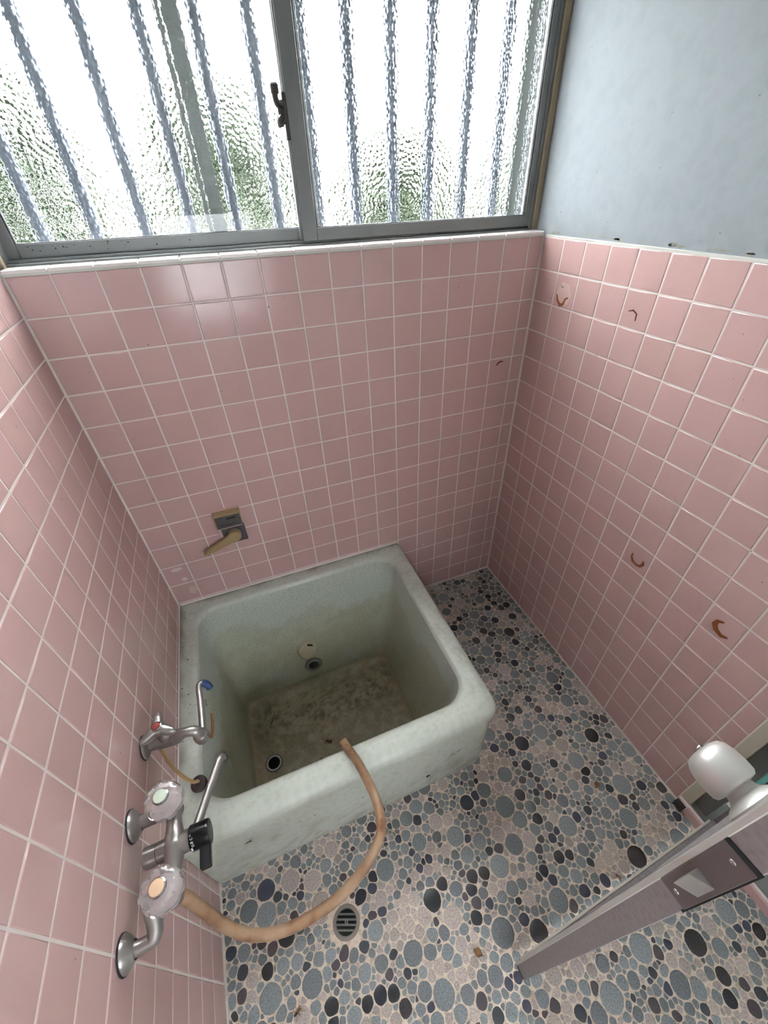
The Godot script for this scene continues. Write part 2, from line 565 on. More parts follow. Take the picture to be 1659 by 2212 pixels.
	var nb := structure("added_bounce_wall", "added grey wall outside that bounces daylight through the added window", "wall")  # unseen wall, added to set how much light the added window gives
	box_part(nb, "render", Vector3(-4, -0.5, ROOM_Z + 0.95), Vector3(6, 3.6, ROOM_Z + 1.1), mats.bounce_wall, 0.0)
	box_part(nb, "gap_floor", Vector3(-4, -0.5, ROOM_Z + 0.12), Vector3(6, -0.4, ROOM_Z + 0.95), mats.ground, 0.0)
	var ce := structure("ceiling", "plain white ceiling over the bathroom", "ceiling")
	box_part(ce, "panel", Vector3(-0.15, CEIL_Y, -0.18), Vector3(ROOM_X + 0.15, CEIL_Y + 0.1, ROOM_Z + 0.12), mats.ceiling, 0.0)
	build_floor()
	build_sill()

func build_sill() -> void:
	var s := structure("trim_1", "sill of pale tiles below the window", "windowsill")
	box_part(s, "bedding", Vector3(0.0, TOP_Y - 0.002, -0.115), Vector3(ROOM_X, TOP_Y + 0.0035, -0.0012), mats.grout, 0.0)
	var xs := lines(0.002, 0.0963, ROOM_X - 0.002)
	for i in xs.size() - 1:
		var w: float = xs[i + 1] - xs[i] - 0.0036
		var b := MB.new()
		var prof := [[-0.105, 0.0], [-0.105, 0.0055], [0.0035, 0.0045], [0.0058, 0.0032], [0.0066, 0.0008], [0.0064, -0.0035], [0.004, -0.0035]]
		var l := PackedVector3Array()
		var r := PackedVector3Array()
		for q in prof:
			l.append(Vector3(-w / 2, q[1], q[0]))
			r.append(Vector3(w / 2, q[1], q[0]))
		b.rings_to_quads([l, r], true)
		b.fan(l, true)
		b.fan(r)
		part(s, "tile", b.build(50.0), mats.sill_tile, Vector3((xs[i] + xs[i + 1]) / 2, TOP_Y + 0.0035, -0.003), Basis(Vector3.RIGHT, rng.randfn(0.0, 0.004)))
	box_part(s, "mortar_edge", Vector3(0.0, TOP_Y - 0.0065, -0.001), Vector3(ROOM_X, TOP_Y + 0.001, 0.0028), mats.sill_edge, 0.0008)

# an irregular closed outline
func blot(r: float, n: int, rough: float, stretch := Vector2.ONE, turn := 0.0) -> PackedVector2Array:
	var p := PackedVector2Array()
	for i in n:
		var a := TAU * i / n
		p.append((Vector2(cos(a), sin(a)) * r * (1.0 + rng.randf_range(-rough, rough)) * stretch).rotated(turn))
	return p

# ------------------------------------------------------------------ pebble floor
# Stones seen in the photograph as the largest: x, z, radius, kind (0 grey, 1 charcoal, 2 pale).
const STONES := [1.154,0.887,0.0301,1,1.43,0.968,0.0304,1,1.122,0.96,0.0213,1,1.223,0.995,0.0168,1,1.041,1.033,0.0203,1,0.849,0.981,0.0273,1,1.054,1.117,0.0195,1,1.066,1.181,0.0149,1,1.053,1.231,0.0197,1,1.088,1.239,0.0158,1,0.882,1.138,0.0167,1,1.289,1.327,0.0327,1,0.803,1.174,0.0193,1,0.762,1.167,0.0205,1,0.745,1.193,0.0176,1,0.985,1.241,0.0181,1,0.962,1.247,0.0128,1,1.149,1.332,0.0171,1,1.071,1.329,0.0175,1,1.014,1.345,0.0165,1,0.724,1.256,0.0182,1,0.858,1.313,0.0169,1,0.882,1.35,0.0296,1,0.74,1.405,0.0133,1,0.771,1.404,0.0145,1,1.135,1.074,0.0159,1,1.315,1.06,0.0196,1,1.414,1.045,0.017,1,1.374,1.185,0.0186,1,1.399,1.219,0.0142,1,1.47,1.177,0.0176,1,1.124,0.848,0.0176,1,1.043,0.86,0.0173,1,1.293,1.085,0.0163,1,1.499,0.919,0.0149,1,1.485,0.934,0.0131,1,1.287,0.746,0.0172,1,1.219,0.77,0.0185,1,1.297,0.802,0.0168,1,1.317,0.912,0.0145,1,1.097,0.9,0.0156,1,1.079,0.997,0.0149,1,1.102,1.048,0.0131,1,1.124,1.041,0.0132,1,0.8,1.073,0.0122,1,1.007,1.189,0.0147,1,1.138,1.279,0.013,1,1.507,1.296,0.0153,1,1.117,0.996,0.0105,1,0.654,1.405,0.0163,1,0.68,1.441,0.0171,1,0.762,1.458,0.0119,1,0.831,1.485,0.0162,1,0.888,1.521,0.0171,1,0.957,1.499,0.0138,1,1.081,1.583,0.0161,1,1.29,1.539,0.0319,1,1.171,1.512,0.0172,1,1.213,1.512,0.0128,1,1.302,1.614,0.02,1,1.279,1.65,0.0194,1,1.365,1.675,0.0163,1,1.34,1.647,0.0143,1,1.432,1.562,0.013,1,1.461,1.571,0.0142,1,1.482,1.592,0.02,1,1.393,1.589,0.0127,1,1.445,1.622,0.0126,1,1.323,1.686,0.0192,1,1.125,1.537,0.0123,1,1.122,1.619,0.0117,1,1.435,0.816,0.0299,0,1.251,0.881,0.0307,0,1.308,1.019,0.0337,0,1.028,0.956,0.03,0,1.407,1.148,0.0352,0,0.97,1.044,0.0371,0,1.138,1.174,0.0331,0,0.937,1.148,0.0322,0,0.859,1.178,0.0338,0,0.982,1.317,0.0321,0,0.781,1.312,0.0368,0,1.347,1.236,0.032,0,1.458,1.34,0.0283,0,0.758,1.369,0.0194,0,0.943,1.348,0.0205,0,0.985,1.53,0.0337,0,1.135,1.489,0.0346,0,1.179,1.583,0.0303,0,1.434,1.526,0.0314,0,1.215,1.605,0.0246,0,1.392,1.34,0.0173,0,0.81,1.462,0.0196,0,0.623,1.378,0.0209,0,0.136,0.949,0.0305,1,0.168,0.98,0.0157,1,0.618,1.17,0.0311,1,0.665,1.146,0.0178,1,0.415,1.075,0.0189,1,0.466,1.047,0.0174,1,0.454,1.072,0.0165,1,0.178,1.079,0.025,1,0.107,1.065,0.0148,1,0.114,1.129,0.0182,1,0.047,1.104,0.016,1,0.268,1.262,0.0207,1,0.4,1.29,0.0209,1,0.362,1.291,0.0175,1,0.454,1.338,0.0195,1,0.437,1.264,0.0136,1,0.486,1.282,0.0124,1,0.04,1.149,0.0155,1,0.327,1.179,0.0151,1,0.389,1.187,0.0129,1,0.266,1.287,0.016,1,0.462,1.232,0.0128,1,0.221,1.162,0.0126,1,0.614,1.083,0.0131,1,0.652,1.073,0.0132,1,0.432,1.132,0.0134,1,0.208,1.042,0.0123,1,0.763,1.053,0.0314,0,0.508,1.045,0.0326,0,0.642,1.021,0.0271,0,0.129,1.007,0.0338,0,0.432,0.996,0.025,0,0.515,1.251,0.0302,0,0.115,1.183,0.0331,0,0.229,1.199,0.0314,0,0.563,1.355,0.033,0,0.423,1.236,0.0206,0,0.372,1.236,0.0204,0,0.516,1.331,0.0221,0,0.563,1.268,0.0197,0,0.61,1.287,0.0186,0,0.056,1.065,0.0199,0,0.137,1.22,0.0173,0,0.321,1.3,0.0215,0,0.239,0.916,0.0199,0,0.329,0.96,0.0197,0,0.385,0.985,0.0171,0,0.292,1.165,0.0163,0,0.325,0.998,0.0167,0,0.28,0.982,0.029,2,0.357,0.926,0.0242,2,0.289,1.113,0.0299,2,0.658,1.227,0.0292,2,0.581,1.192,0.0244,2,0.363,1.134,0.0216,2,1.33,0.037,0.0206,1,1.366,0.038,0.0141,1,1.471,0.09,0.0162,1,1.417,0.145,0.0159,1,1.392,0.257,0.0193,1,1.44,0.242,0.0164,1,1.458,0.282,0.0193,1,1.492,0.277,0.0204,1,1.48,0.351,0.0209,1,1.338,0.309,0.0208,1,1.384,0.338,0.0207,1,1.263,0.25,0.016,1,1.295,0.371,0.0212,1,1.324,0.403,0.0191,1,1.409,0.427,0.0288,1,1.233,0.406,0.0208,1,1.171,0.298,0.0214,1,1.334,0.579,0.0189,1,1.193,0.562,0.0159,1,1.219,0.597,0.0132,1,1.25,0.132,0.0125,1,1.218,0.167,0.0133,1,1.341,0.207,0.0133,1,1.262,0.017,0.0108,1,1.212,0.102,0.0314,0,1.383,0.192,0.0301,0,1.305,0.268,0.03,0,1.181,0.193,0.0263,0,1.207,0.31,0.0214,0,1.338,0.351,0.0205,0,1.25,0.475,0.0314,0,1.237,0.526,0.0226,0,1.307,0.326,0.0196,0,1.369,0.405,0.0202,0,1.219,0.353,0.0221,0,1.28,0.168,0.0258,2,1.271,0.59,0.0266,2,1.349,0.113,0.0265,2]

func build_floor() -> void:
	var fl := structure("floor", "pebble floor of grey, charcoal and pale flat stones set in cream mortar", "floor")
	box_part(fl, "mortar", Vector3(TUB_X - 0.03, -0.4, 0.0), Vector3(ROOM_X + 0.15, 0.0, TUB_Z - 0.03), mats.mortar, 0.0)
	box_part(fl, "mortar", Vector3(-0.0, -0.4, TUB_Z - 0.03), Vector3(ROOM_X + 0.0, 0.0, ROOM_Z), mats.mortar, 0.0)
	# mortar fillet along the walls
	box_part(fl, "mortar_fillet", Vector3(TUB_X - 0.03, 0.0, 0.0), Vector3(ROOM_X, 0.009, 0.003), mats.grout, 0.001)
	box_part(fl, "mortar_fillet", Vector3(ROOM_X - 0.003, 0.0, 0.0), Vector3(ROOM_X, 0.008, 1.257), mats.grout, 0.001)
	box_part(fl, "mortar_fillet", Vector3(0.0, 0.0, TUB_Z), Vector3(0.003, 0.008, ROOM_Z), mats.grout, 0.001)
	var cell := 0.03
	var grid := {}
	var px := PackedFloat32Array()
	var pz := PackedFloat32Array()
	var pr := PackedFloat32Array()
	var pk := PackedInt32Array()
	var pa := PackedFloat32Array()
	var pe := PackedFloat32Array()
	var drain := Vector2(0.354, 1.116)
	var pale := FastNoiseLite.new()
	pale.seed = 5
	pale.frequency = 5.0
	var put := func(x: float, z: float, r: float, kind: int, close: float) -> bool:
		if x < r * 0.5 or x > ROOM_X - r * 0.5 or z < r * 0.5 or z > ROOM_Z - 0.02: return false
		if x < TUB_X - 0.03 - r * 0.2 and z < TUB_Z - 0.03 - r * 0.2: return false
		if Vector2(x, z).distance_to(drain) < 0.054 + r * 0.9: return false
		var ci := int(x / cell)
		var cj := int(z / cell)
		for i in range(ci - 2, ci + 3):
			for j in range(cj - 2, cj + 3):
				for q in grid.get(i * 4096 + j, []):
					var dx := x - px[q]
					var dz := z - pz[q]
					var m := (r + pr[q]) * close
					if dx * dx + dz * dz < m * m: return false
		var key := ci * 4096 + cj
		if not grid.has(key): grid[key] = []
		grid[key].append(px.size())
		px.append(x); pz.append(z); pr.append(r); pk.append(kind)
		pa.append(rng.randf() * PI)
		pe.append(rng.randf_range(1.0, 1.5))
		return true
	for i in range(0, STONES.size(), 4):
		put.call(STONES[i], STONES[i + 1], STONES[i + 2], int(STONES[i + 3]), 0.5)
	for band in [[0.028, 90], [0.022, 700], [0.017, 2600], [0.0135, 7000], [0.0105, 14000], [0.008, 26000], [0.006, 26000]]:
		for k in int(band[1]):
			var x := rng.randf() * ROOM_X
			var z := rng.randf() * 2.0
			if x < TUB_X - 0.05 and z < TUB_Z - 0.05: continue
			var r: float = band[0] * rng.randf_range(0.85, 1.15)
			var kind := 0
			var pick := rng.randf()
			var here := pale.get_noise_2d(x, z)
			if here > 0.12 and pick < 0.72: kind = 2
			elif pick < 0.15 and band[0] < 0.02: kind = 1
			elif pick > 0.93: kind = 2
			put.call(x, z, r, kind, 0.86)
	var n := px.size()
	var eye := Vector3(0.4457, 1.7505, 1.3759)
	var order := []
	var outlines := []
	for q in n:
		var poly := PackedVector2Array()
		var ci := int(px[q] / cell)
		var cj := int(pz[q] / cell)
		var near := []
		for i in range(ci - 2, ci + 3):
			for j in range(cj - 2, cj + 3):
				for o in grid.get(i * 4096 + j, []):
					if o == q: continue
					var d := Vector2(px[o] - px[q], pz[o] - pz[q])
					if d.length() < (pr[q] + pr[o]) * 1.6: near.append([d, pr[o]])
		var sides := 14
		var area := 0.0
		for s in sides:
			var a := TAU * s / sides
			var dir := Vector2(cos(a), sin(a))
			var e := pe[q]
			var l := dir.rotated(-pa[q])
			var rad := pr[q] * 1.40 / sqrt(l.x * l.x / e + l.y * l.y * e)
			for nb in near:
				var d: Vector2 = nb[0]
				var dl := d.length()
				var c := dir.dot(d) / dl
				if c > 0.15:
					var lim: float = (dl * dl + pr[q] * pr[q] - nb[1] * nb[1]) / (2.0 * dl) - 0.0008
					rad = minf(rad, maxf(lim, pr[q] * 0.3) / c)
			# keep off the walls and the tub
			if dir.x < 0: rad = minf(rad, (px[q] - 0.004) / -dir.x)
			if dir.x > 0: rad = minf(rad, (ROOM_X - 0.004 - px[q]) / dir.x)
			if dir.y < 0: rad = minf(rad, (pz[q] - 0.004) / -dir.y)
			poly.append(dir * maxf(rad, 0.001))
		# round the corners a little
		var soft := PackedVector2Array()
		for s in sides:
			soft.append(poly[s] * 0.62 + (poly[(s + 1) % sides] + poly[(s - 1 + sides) % sides]) * 0.19)
		outlines.append(soft)
		var seen := pr[q] * (0.95 + 0.0) / Vector3(px[q], 0, pz[q]).distance_to(eye)
		if pz[q] > 1.78 or (pz[q] < 1.0 and px[q] < TUB_X): seen *= 0.3
		order.append([seen, q])
	order.sort_custom(func(a, b): return a[0] > b[0])
	var V := PackedVector3Array()
	var N := PackedVector3Array()
	var C := PackedColorArray()
	var I := PackedInt32Array()
	for rank in n:
		var q: int = order[rank][1]
		if rank < 300:
			var v := PackedVector3Array(); var nn := PackedVector3Array(); var ix := PackedInt32Array()
			pebble(outlines[q], Vector3.ZERO, v, nn, ix)
			var arr := []
			arr.resize(Mesh.ARRAY_MAX)
			arr[Mesh.ARRAY_VERTEX] = v
			arr[Mesh.ARRAY_NORMAL] = nn
			arr[Mesh.ARRAY_INDEX] = ix
			var m := ArrayMesh.new()
			m.add_surface_from_arrays(Mesh.PRIMITIVE_TRIANGLES, arr)
			part(fl, "pebble", m, mats["pebble_%d_%d" % [pk[q], rng.randi() % 3]], Vector3(px[q], 0, pz[q]))
		else:
			var was := V.size()
			pebble(outlines[q], Vector3(px[q], 0, pz[q]), V, N, I)
			var c: Color = mats["pebble_%d_%d" % [pk[q], rng.randi() % 3]].albedo_color.srgb_to_linear()
			var k := rng.randf_range(0.85, 1.12)
			c = Color(c.r * k, c.g * k, c.b * k)
			for s in V.size() - was: C.append(c)
	var arr := []
	arr.resize(Mesh.ARRAY_MAX)
	arr[Mesh.ARRAY_VERTEX] = V
	arr[Mesh.ARRAY_NORMAL] = N
	arr[Mesh.ARRAY_COLOR] = C
	arr[Mesh.ARRAY_INDEX] = I
	var m := ArrayMesh.new()
	m.add_surface_from_arrays(Mesh.PRIMITIVE_TRIANGLES, arr)
	var mix: StandardMaterial3D = mats.pebble_0_0.duplicate()
	mix.resource_name = "pebble_mix"
	mix.albedo_color = Color.WHITE
	mix.vertex_color_use_as_albedo = true
	var rest := part(fl, "small_pebbles", m, mix)
	rest.set_meta("kind", "stuff")

func pebble(poly: PackedVector2Array, at: Vector3, V: PackedVector3Array, N: PackedVector3Array, I: PackedInt32Array) -> void:
	var n := poly.size()
	var b := V.size()
	V.append(at + Vector3(0, 0.0019, 0)); N.append(Vector3.UP)
	for p in poly:
		V.append(at + Vector3(p.x * 0.86, 0.0016, p.y * 0.86)); N.append(Vector3(p.x, p.length() * 6.0, p.y).normalized())
	for p in poly:
		V.append(at + Vector3(p.x, -0.0004, p.y)); N.append(Vector3(p.x, p.length() * 0.8, p.y).normalized())
	for i in n:
		var k := (i + 1) % n
		# poly turns x towards z: seen from above that is clockwise in Godot's axes
		I.append(b); I.append(b + 1 + i); I.append(b + 1 + k)
		I.append(b + 1 + i); I.append(b + 1 + n + i); I.append(b + 1 + n + k)
		I.append(b + 1 + i); I.append(b + 1 + n + k); I.append(b + 1 + k)

# ------------------------------------------------------------------ window
# A pane of patterned glass: flat towards the room, hammered on the far side; uv in half metres.
func glass_pane(parent: Node3D, lo: Vector2, hi: Vector2, z: float, thick: float) -> void:
	var flat := MB.new()
	var h := thick / 2
	var p := func(x: float, y: float, s: float) -> Vector3: return Vector3(x, y, z + s * h)
	flat.quad(p.call(lo.x, lo.y, 1), p.call(hi.x, lo.y, 1), p.call(hi.x, hi.y, 1), p.call(lo.x, hi.y, 1))
	flat.quad(p.call(lo.x, lo.y, -1), p.call(hi.x, lo.y, -1), p.call(hi.x, lo.y, 1), p.call(lo.x, lo.y, 1))
	flat.quad(p.call(lo.x, hi.y, 1), p.call(hi.x, hi.y, 1), p.call(hi.x, hi.y, -1), p.call(lo.x, hi.y, -1))
	flat.quad(p.call(lo.x, lo.y, -1), p.call(lo.x, lo.y, 1), p.call(lo.x, hi.y, 1), p.call(lo.x, hi.y, -1))
	flat.quad(p.call(hi.x, lo.y, 1), p.call(hi.x, lo.y, -1), p.call(hi.x, hi.y, -1), p.call(hi.x, hi.y, 1))
	var back := MB.new()
	back.quad(p.call(hi.x, lo.y, -1), p.call(lo.x, lo.y, -1), p.call(lo.x, hi.y, -1), p.call(hi.x, hi.y, -1))
	for q in back.v: back.uv.append(Vector2(q.x, q.y) * 2.0)
	for q in flat.v: flat.uv.append(Vector2(q.x, q.y) * 2.0)
	var m := flat.build(10.0)
	var far := back.build(10.0)
	m.add_surface_from_arrays(Mesh.PRIMITIVE_TRIANGLES, far.surface_get_arrays(0))
	m.surface_set_material(0, mats.clear_glass)
	m.surface_set_material(1, mats.hammered_glass)
	var o := MeshInstance3D.new()
	o.name = "pane"
	o.mesh = m
	parent.add_child(o, true)

func sash(parent: Node3D, x0: float, x1: float, z: float, left_w: float, right_w: float) -> Node3D:
	var s := Node3D.new()
	s.name = "sash"
	parent.add_child(s, true)
	var y0 := 1.629
	var y1 := 2.345
	var d := 0.015
	box_part(s, "stile", Vector3(x0, y0, z - d), Vector3(x0 + left_w, y1, z + d), mats.aluminium, 0.0015)
	box_part(s, "stile", Vector3(x1 - right_w, y0, z - d), Vector3(x1, y1, z + d), mats.aluminium, 0.0015)
	box_part(s, "rail", Vector3(x0 + left_w, y0, z - d + 0.001), Vector3(x1 - right_w, y0 + 0.032, z + d - 0.002), mats.aluminium, 0.0015)
	box_part(s, "rail", Vector3(x0 + left_w, y1 - 0.032, z - d + 0.001), Vector3(x1 - right_w, y1, z + d - 0.002), mats.aluminium, 0.0015)
	# black glazing gasket on the room side
	for g in [[Vector3(x0 + left_w, y0 + 0.032, z + 0.003), Vector3(x0 + left_w + 0.003, y1 - 0.032, z + d - 0.004)], [Vector3(x1 - right_w - 0.003, y0 + 0.032, z + 0.003), Vector3(x1 - right_w, y1 - 0.032, z + d - 0.004)], [Vector3(x0 + left_w, y0 + 0.032, z + 0.003), Vector3(x1 - right_w, y0 + 0.0335, z + d - 0.004)]]:
		box_part(s, "gasket", g[0], g[1], mats.rubber, 0.0)
	glass_pane(s, Vector2(x0 + left_w - 0.004, y0 + 0.028), Vector2(x1 - right_w + 0.004, y1 - 0.028), z, 0.004)
	return s

func build_window() -> void:
	var w := structure("window_1", "aluminium sliding window with hammered glass above the pink tiles", "window")
	var al: Material = mats.aluminium
	box_part(w, "track", Vector3(0.0, 1.6175, -0.128), Vector3(ROOM_X, 1.6235, -0.05), al, 0.001)
	for z in [-0.121, -0.105, -0.0875, -0.07]:
		box_part(w, "track_ridge", Vector3(0.0, 1.6235, z - 0.0015), Vector3(ROOM_X, 1.630, z + 0.0015), al, 0.0005)
	box_part(w, "frame_head", Vector3(0.0, 2.34, -0.128), Vector3(ROOM_X, 2.38, -0.05), al, 0.001)
	box_part(w, "jamb", Vector3(1.520, 1.6235, -0.125), Vector3(1.530, 2.34, -0.052), al, 0.001)
	box_part(w, "jamb", Vector3(-0.002, 1.6235, -0.125), Vector3(0.006, 2.34, -0.052), al, 0.001)
	box_part(w, "wooden_post", Vector3(1.5325, 1.6165, -0.12), Vector3(1.5525, 2.38, -0.046), mats.old_wood, 0.0015)
	box_part(w, "wooden_post", Vector3(1.5540, 1.6165, -0.12), Vector3(1.566, 2.38, -0.066), mats.old_wood, 0.001)
	box_part(w, "wooden_post", Vector3(-0.015, 1.6165, -0.045), Vector3(0.006, 2.38, -0.025), mats.old_wood, 0.0015)
	var outer := sash(w, 0.004, 0.80, -0.105, 0.026, 0.04)
	outer.name = "sash"
	var inner := sash(w, 0.741, 1.522, -0.070, 0.042, 0.020)
	# the meeting stile's ribs and the crescent lock
	for k in 2:
		box_part(inner, "stile_rib", Vector3(0.7345 + 0.0035 * k, 1.632, -0.085), Vector3(0.7365 + 0.0035 * k, 2.34, -0.062 + 0.004 * k), al, 0.0005)
	var lk := MB.new()
	lk.box(Vector3(0.7365, 1.893, -0.062), Vector3(0.010, 0.088, 0.022), 0.002)
	lk.box(Vector3(0.727, 1.900, -0.050), Vector3(0.020, 0.044, 0.016), 0.004)
	var arm := curve([Vector3(0.727, 1.910, -0.046), Vector3(0.717, 1.914, -0.042), Vector3(0.7135, 1.928, -0.041), Vector3(0.7145, 1.944, -0.041)])
	lk.tube(arm, 0.0075, 8)
	var hook := curve([Vector3(0.727, 1.892, -0.046), Vector3(0.718, 1.884, -0.044), Vector3(0.7195, 1.872, -0.044)])
	lk.tube(hook, 0.008, 8)
	lk.box(Vector3(0.7145, 1.940, -0.041), Vector3(0.019, 0.022, 0.014), 0.004)
	part_mb(inner, "crescent_lock", lk, mats.lock_metal)
	# dried splashes on the lower rail
	var sp := MB.new()
	for k in 26:
		var x := 0.05 + absf(rng.randfn(0.0, 0.22))
		if x > 0.7: continue
		sp.prism(blot(rng.randf_range(0.0007, 0.0024), 7, 0.5, Vector2(1.0, rng.randf_range(0.5, 1.6))), 0.0, 0.0003, Transform3D(Basis(Vector3(1, 0, 0), Vector3(0, 0, 1), Vector3(0, -1, 0)), Vector3(x, 1.656 - absf(rng.randfn(0, 0.008)), -0.092)))
	var sps := part_mb(outer, "splashes", sp, mats.speck)
	sps.set_meta("kind", "stuff")

	# insect screen frame outside the sashes
	var sc := thing("insect_screen", "grey-green insect screen frame showing through the hammered glass", "window screen", Vector3(0.49, 1.624, -0.145))
	var f: Material = mats.screen_frame
	box_part(sc, "stile", Vector3(0.0, 0.0, -0.008), Vector3(0.012, 0.72, 0.008), f)
	box_part(sc, "stile", Vector3(0.0145, 0.0, -0.008), Vector3(0.051, 0.72, 0.008), f)
	box_part(sc, "stile", Vector3(0.992, 0.0, -0.008), Vector3(1.032, 0.72, 0.008), f)
	box_part(sc, "rail", Vector3(0.051, 0.0, -0.007), Vector3(0.992, 0.025, 0.007), f)
	box_part(sc, "rail", Vector3(0.051, 0.695, -0.007), Vector3(0.992, 0.72, 0.007), f)

	# security grille
	var gr := thing("window_grille", "row of dark vertical security bars outside the hammered glass", "grille", Vector3(0, 1.5, -0.19))
	for k in range(-2, 12):
		var app := 0.2185 + 0.1157 * k
		var x := 0.4457 + (app - 0.4457) * (1.3759 + 0.19) / 1.4459
		var b := MB.new()
		b.tube([Vector3(x, 0.06, 0), Vector3(x, 1.02, 0)], 0.0165, 10)
		part_mb(gr, "bar", b, mats.bar_metal)
	box_part(gr, "rail", Vector3(-0.12, 0.03, -0.012), Vector3(1.72, 0.06, 0.012), mats.bar_metal, 0.002)
	box_part(gr, "rail", Vector3(-0.12, 1.02, -0.012), Vector3(1.72, 1.05, 0.012), mats.bar_metal, 0.002)
	for x in [-0.1, 1.7]:
		box_part(gr, "bracket", Vector3(x - 0.012, 0.035, 0.01), Vector3(x + 0.012, 0.055, 0.012), mats.bar_metal, 0.001)

func build_outside() -> void:
	var g := structure("ground", "pale ground outside the window", "ground")
	box_part(g, "soil", Vector3(-30, -0.6, -40), Vector3(30, -0.5, -0.2), mats.ground, 0.0)
	# shrubs of the garden, only guessed through the patterned glass
	var spots := [[-1.0, -4.0, 2.75, 0.86], [0.85, -4.0, 2.65, 0.86], [2.7, -4.0, 2.3, 0.86], [4.55, -4.0, 2.35, 0.86]]
	var said := ["tall green garden shrub blurred behind the window's end by the taps", "wide green garden shrub blurred behind the window's insect screen", "low green garden shrub blurred behind the middle of the window", "bushy green garden shrub blurred behind the window's end by the plaster wall"]
	for k in spots.size():
		var s: Array = spots[k]
		var t := thing("garden_shrub", said[k], "shrub", Vector3(s[0], -0.5, s[1]), "shrubs outside the window")
		var st := MB.new()
		st.tube([Vector3(0, 0, 0), Vector3(0.05, 0.5, 0), Vector3(0.0, 1.0, 0.04)], [0.06, 0.045, 0.03], 8)
		part_mb(t, "stem", st, mats.bark)
		var lf := MB.new()
		for q in 1500:
			var a := rng.randf() * TAU
			var h := rng.randf()
			var rr: float = s[3] * sqrt(rng.randf()) * (0.35 + 0.65 * sin(PI * clampf(h, 0.06, 0.96)))
			var c := Vector3(cos(a) * rr, 0.25 + h * (s[2] - 0.1), sin(a) * rr)
			var bs := Basis(Vector3(rng.randf() - 0.5, rng.randf() - 0.5, rng.randf() - 0.5).normalized(), rng.randf() * TAU).scaled(Vector3.ONE * rng.randf_range(0.09, 0.16))
			var l := [Vector3(-1, 0, 0), Vector3(0, 0.1, 0.45), Vector3(1, 0, 0), Vector3(0, 0.1, -0.45)]
			lf.quad(c + bs * l[0], c + bs * l[1], c + bs * l[2], c + bs * l[3])
		var leaves := part_mb(t, "foliage", lf, mats.leaf_green, 10.0)
		leaves.set_meta("kind", "stuff")

# ------------------------------------------------------------------ bathtub
# rounded rectangle, points turning counter-clockwise seen from above; radii of the corners (x1 z0), (x0 z0), (x0 z1), (x1 z1)
func rrect(x0: float, x1: float, z0: float, z1: float, r: Array, y: float, per := 9, along_n := 14) -> PackedVector3Array:
	var out := PackedVector3Array()
	var cs := [[x1, z0, -1.0, 1.0, 0.0], [x0, z0, 1.0, 1.0, 90.0], [x0, z1, 1.0, -1.0, 180.0], [x1, z1, -1.0, -1.0, 270.0]]
	var corner := []
	for k in 4:
		var c: Array = cs[k]
		var rad: float = r[k]
		var m := Vector2(c[0] + c[2] * rad, c[1] + c[3] * rad)
		var pts := []
		for i in per:
			var a := deg_to_rad(c[4] + 90.0 * i / (per - 1))
			pts.append(m + Vector2(cos(a), -sin(a)) * rad)
		corner.append(pts)
	for k in 4:
		for q in corner[k]: out.append(Vector3(q.x, y, q.y))
		var a: Vector2 = corner[k][per - 1]
		var b: Vector2 = corner[(k + 1) % 4][0]
		for i in range(1, along_n):
			var q := a.lerp(b, float(i) / along_n)
			out.append(Vector3(q.x, y, q.y))
	return out

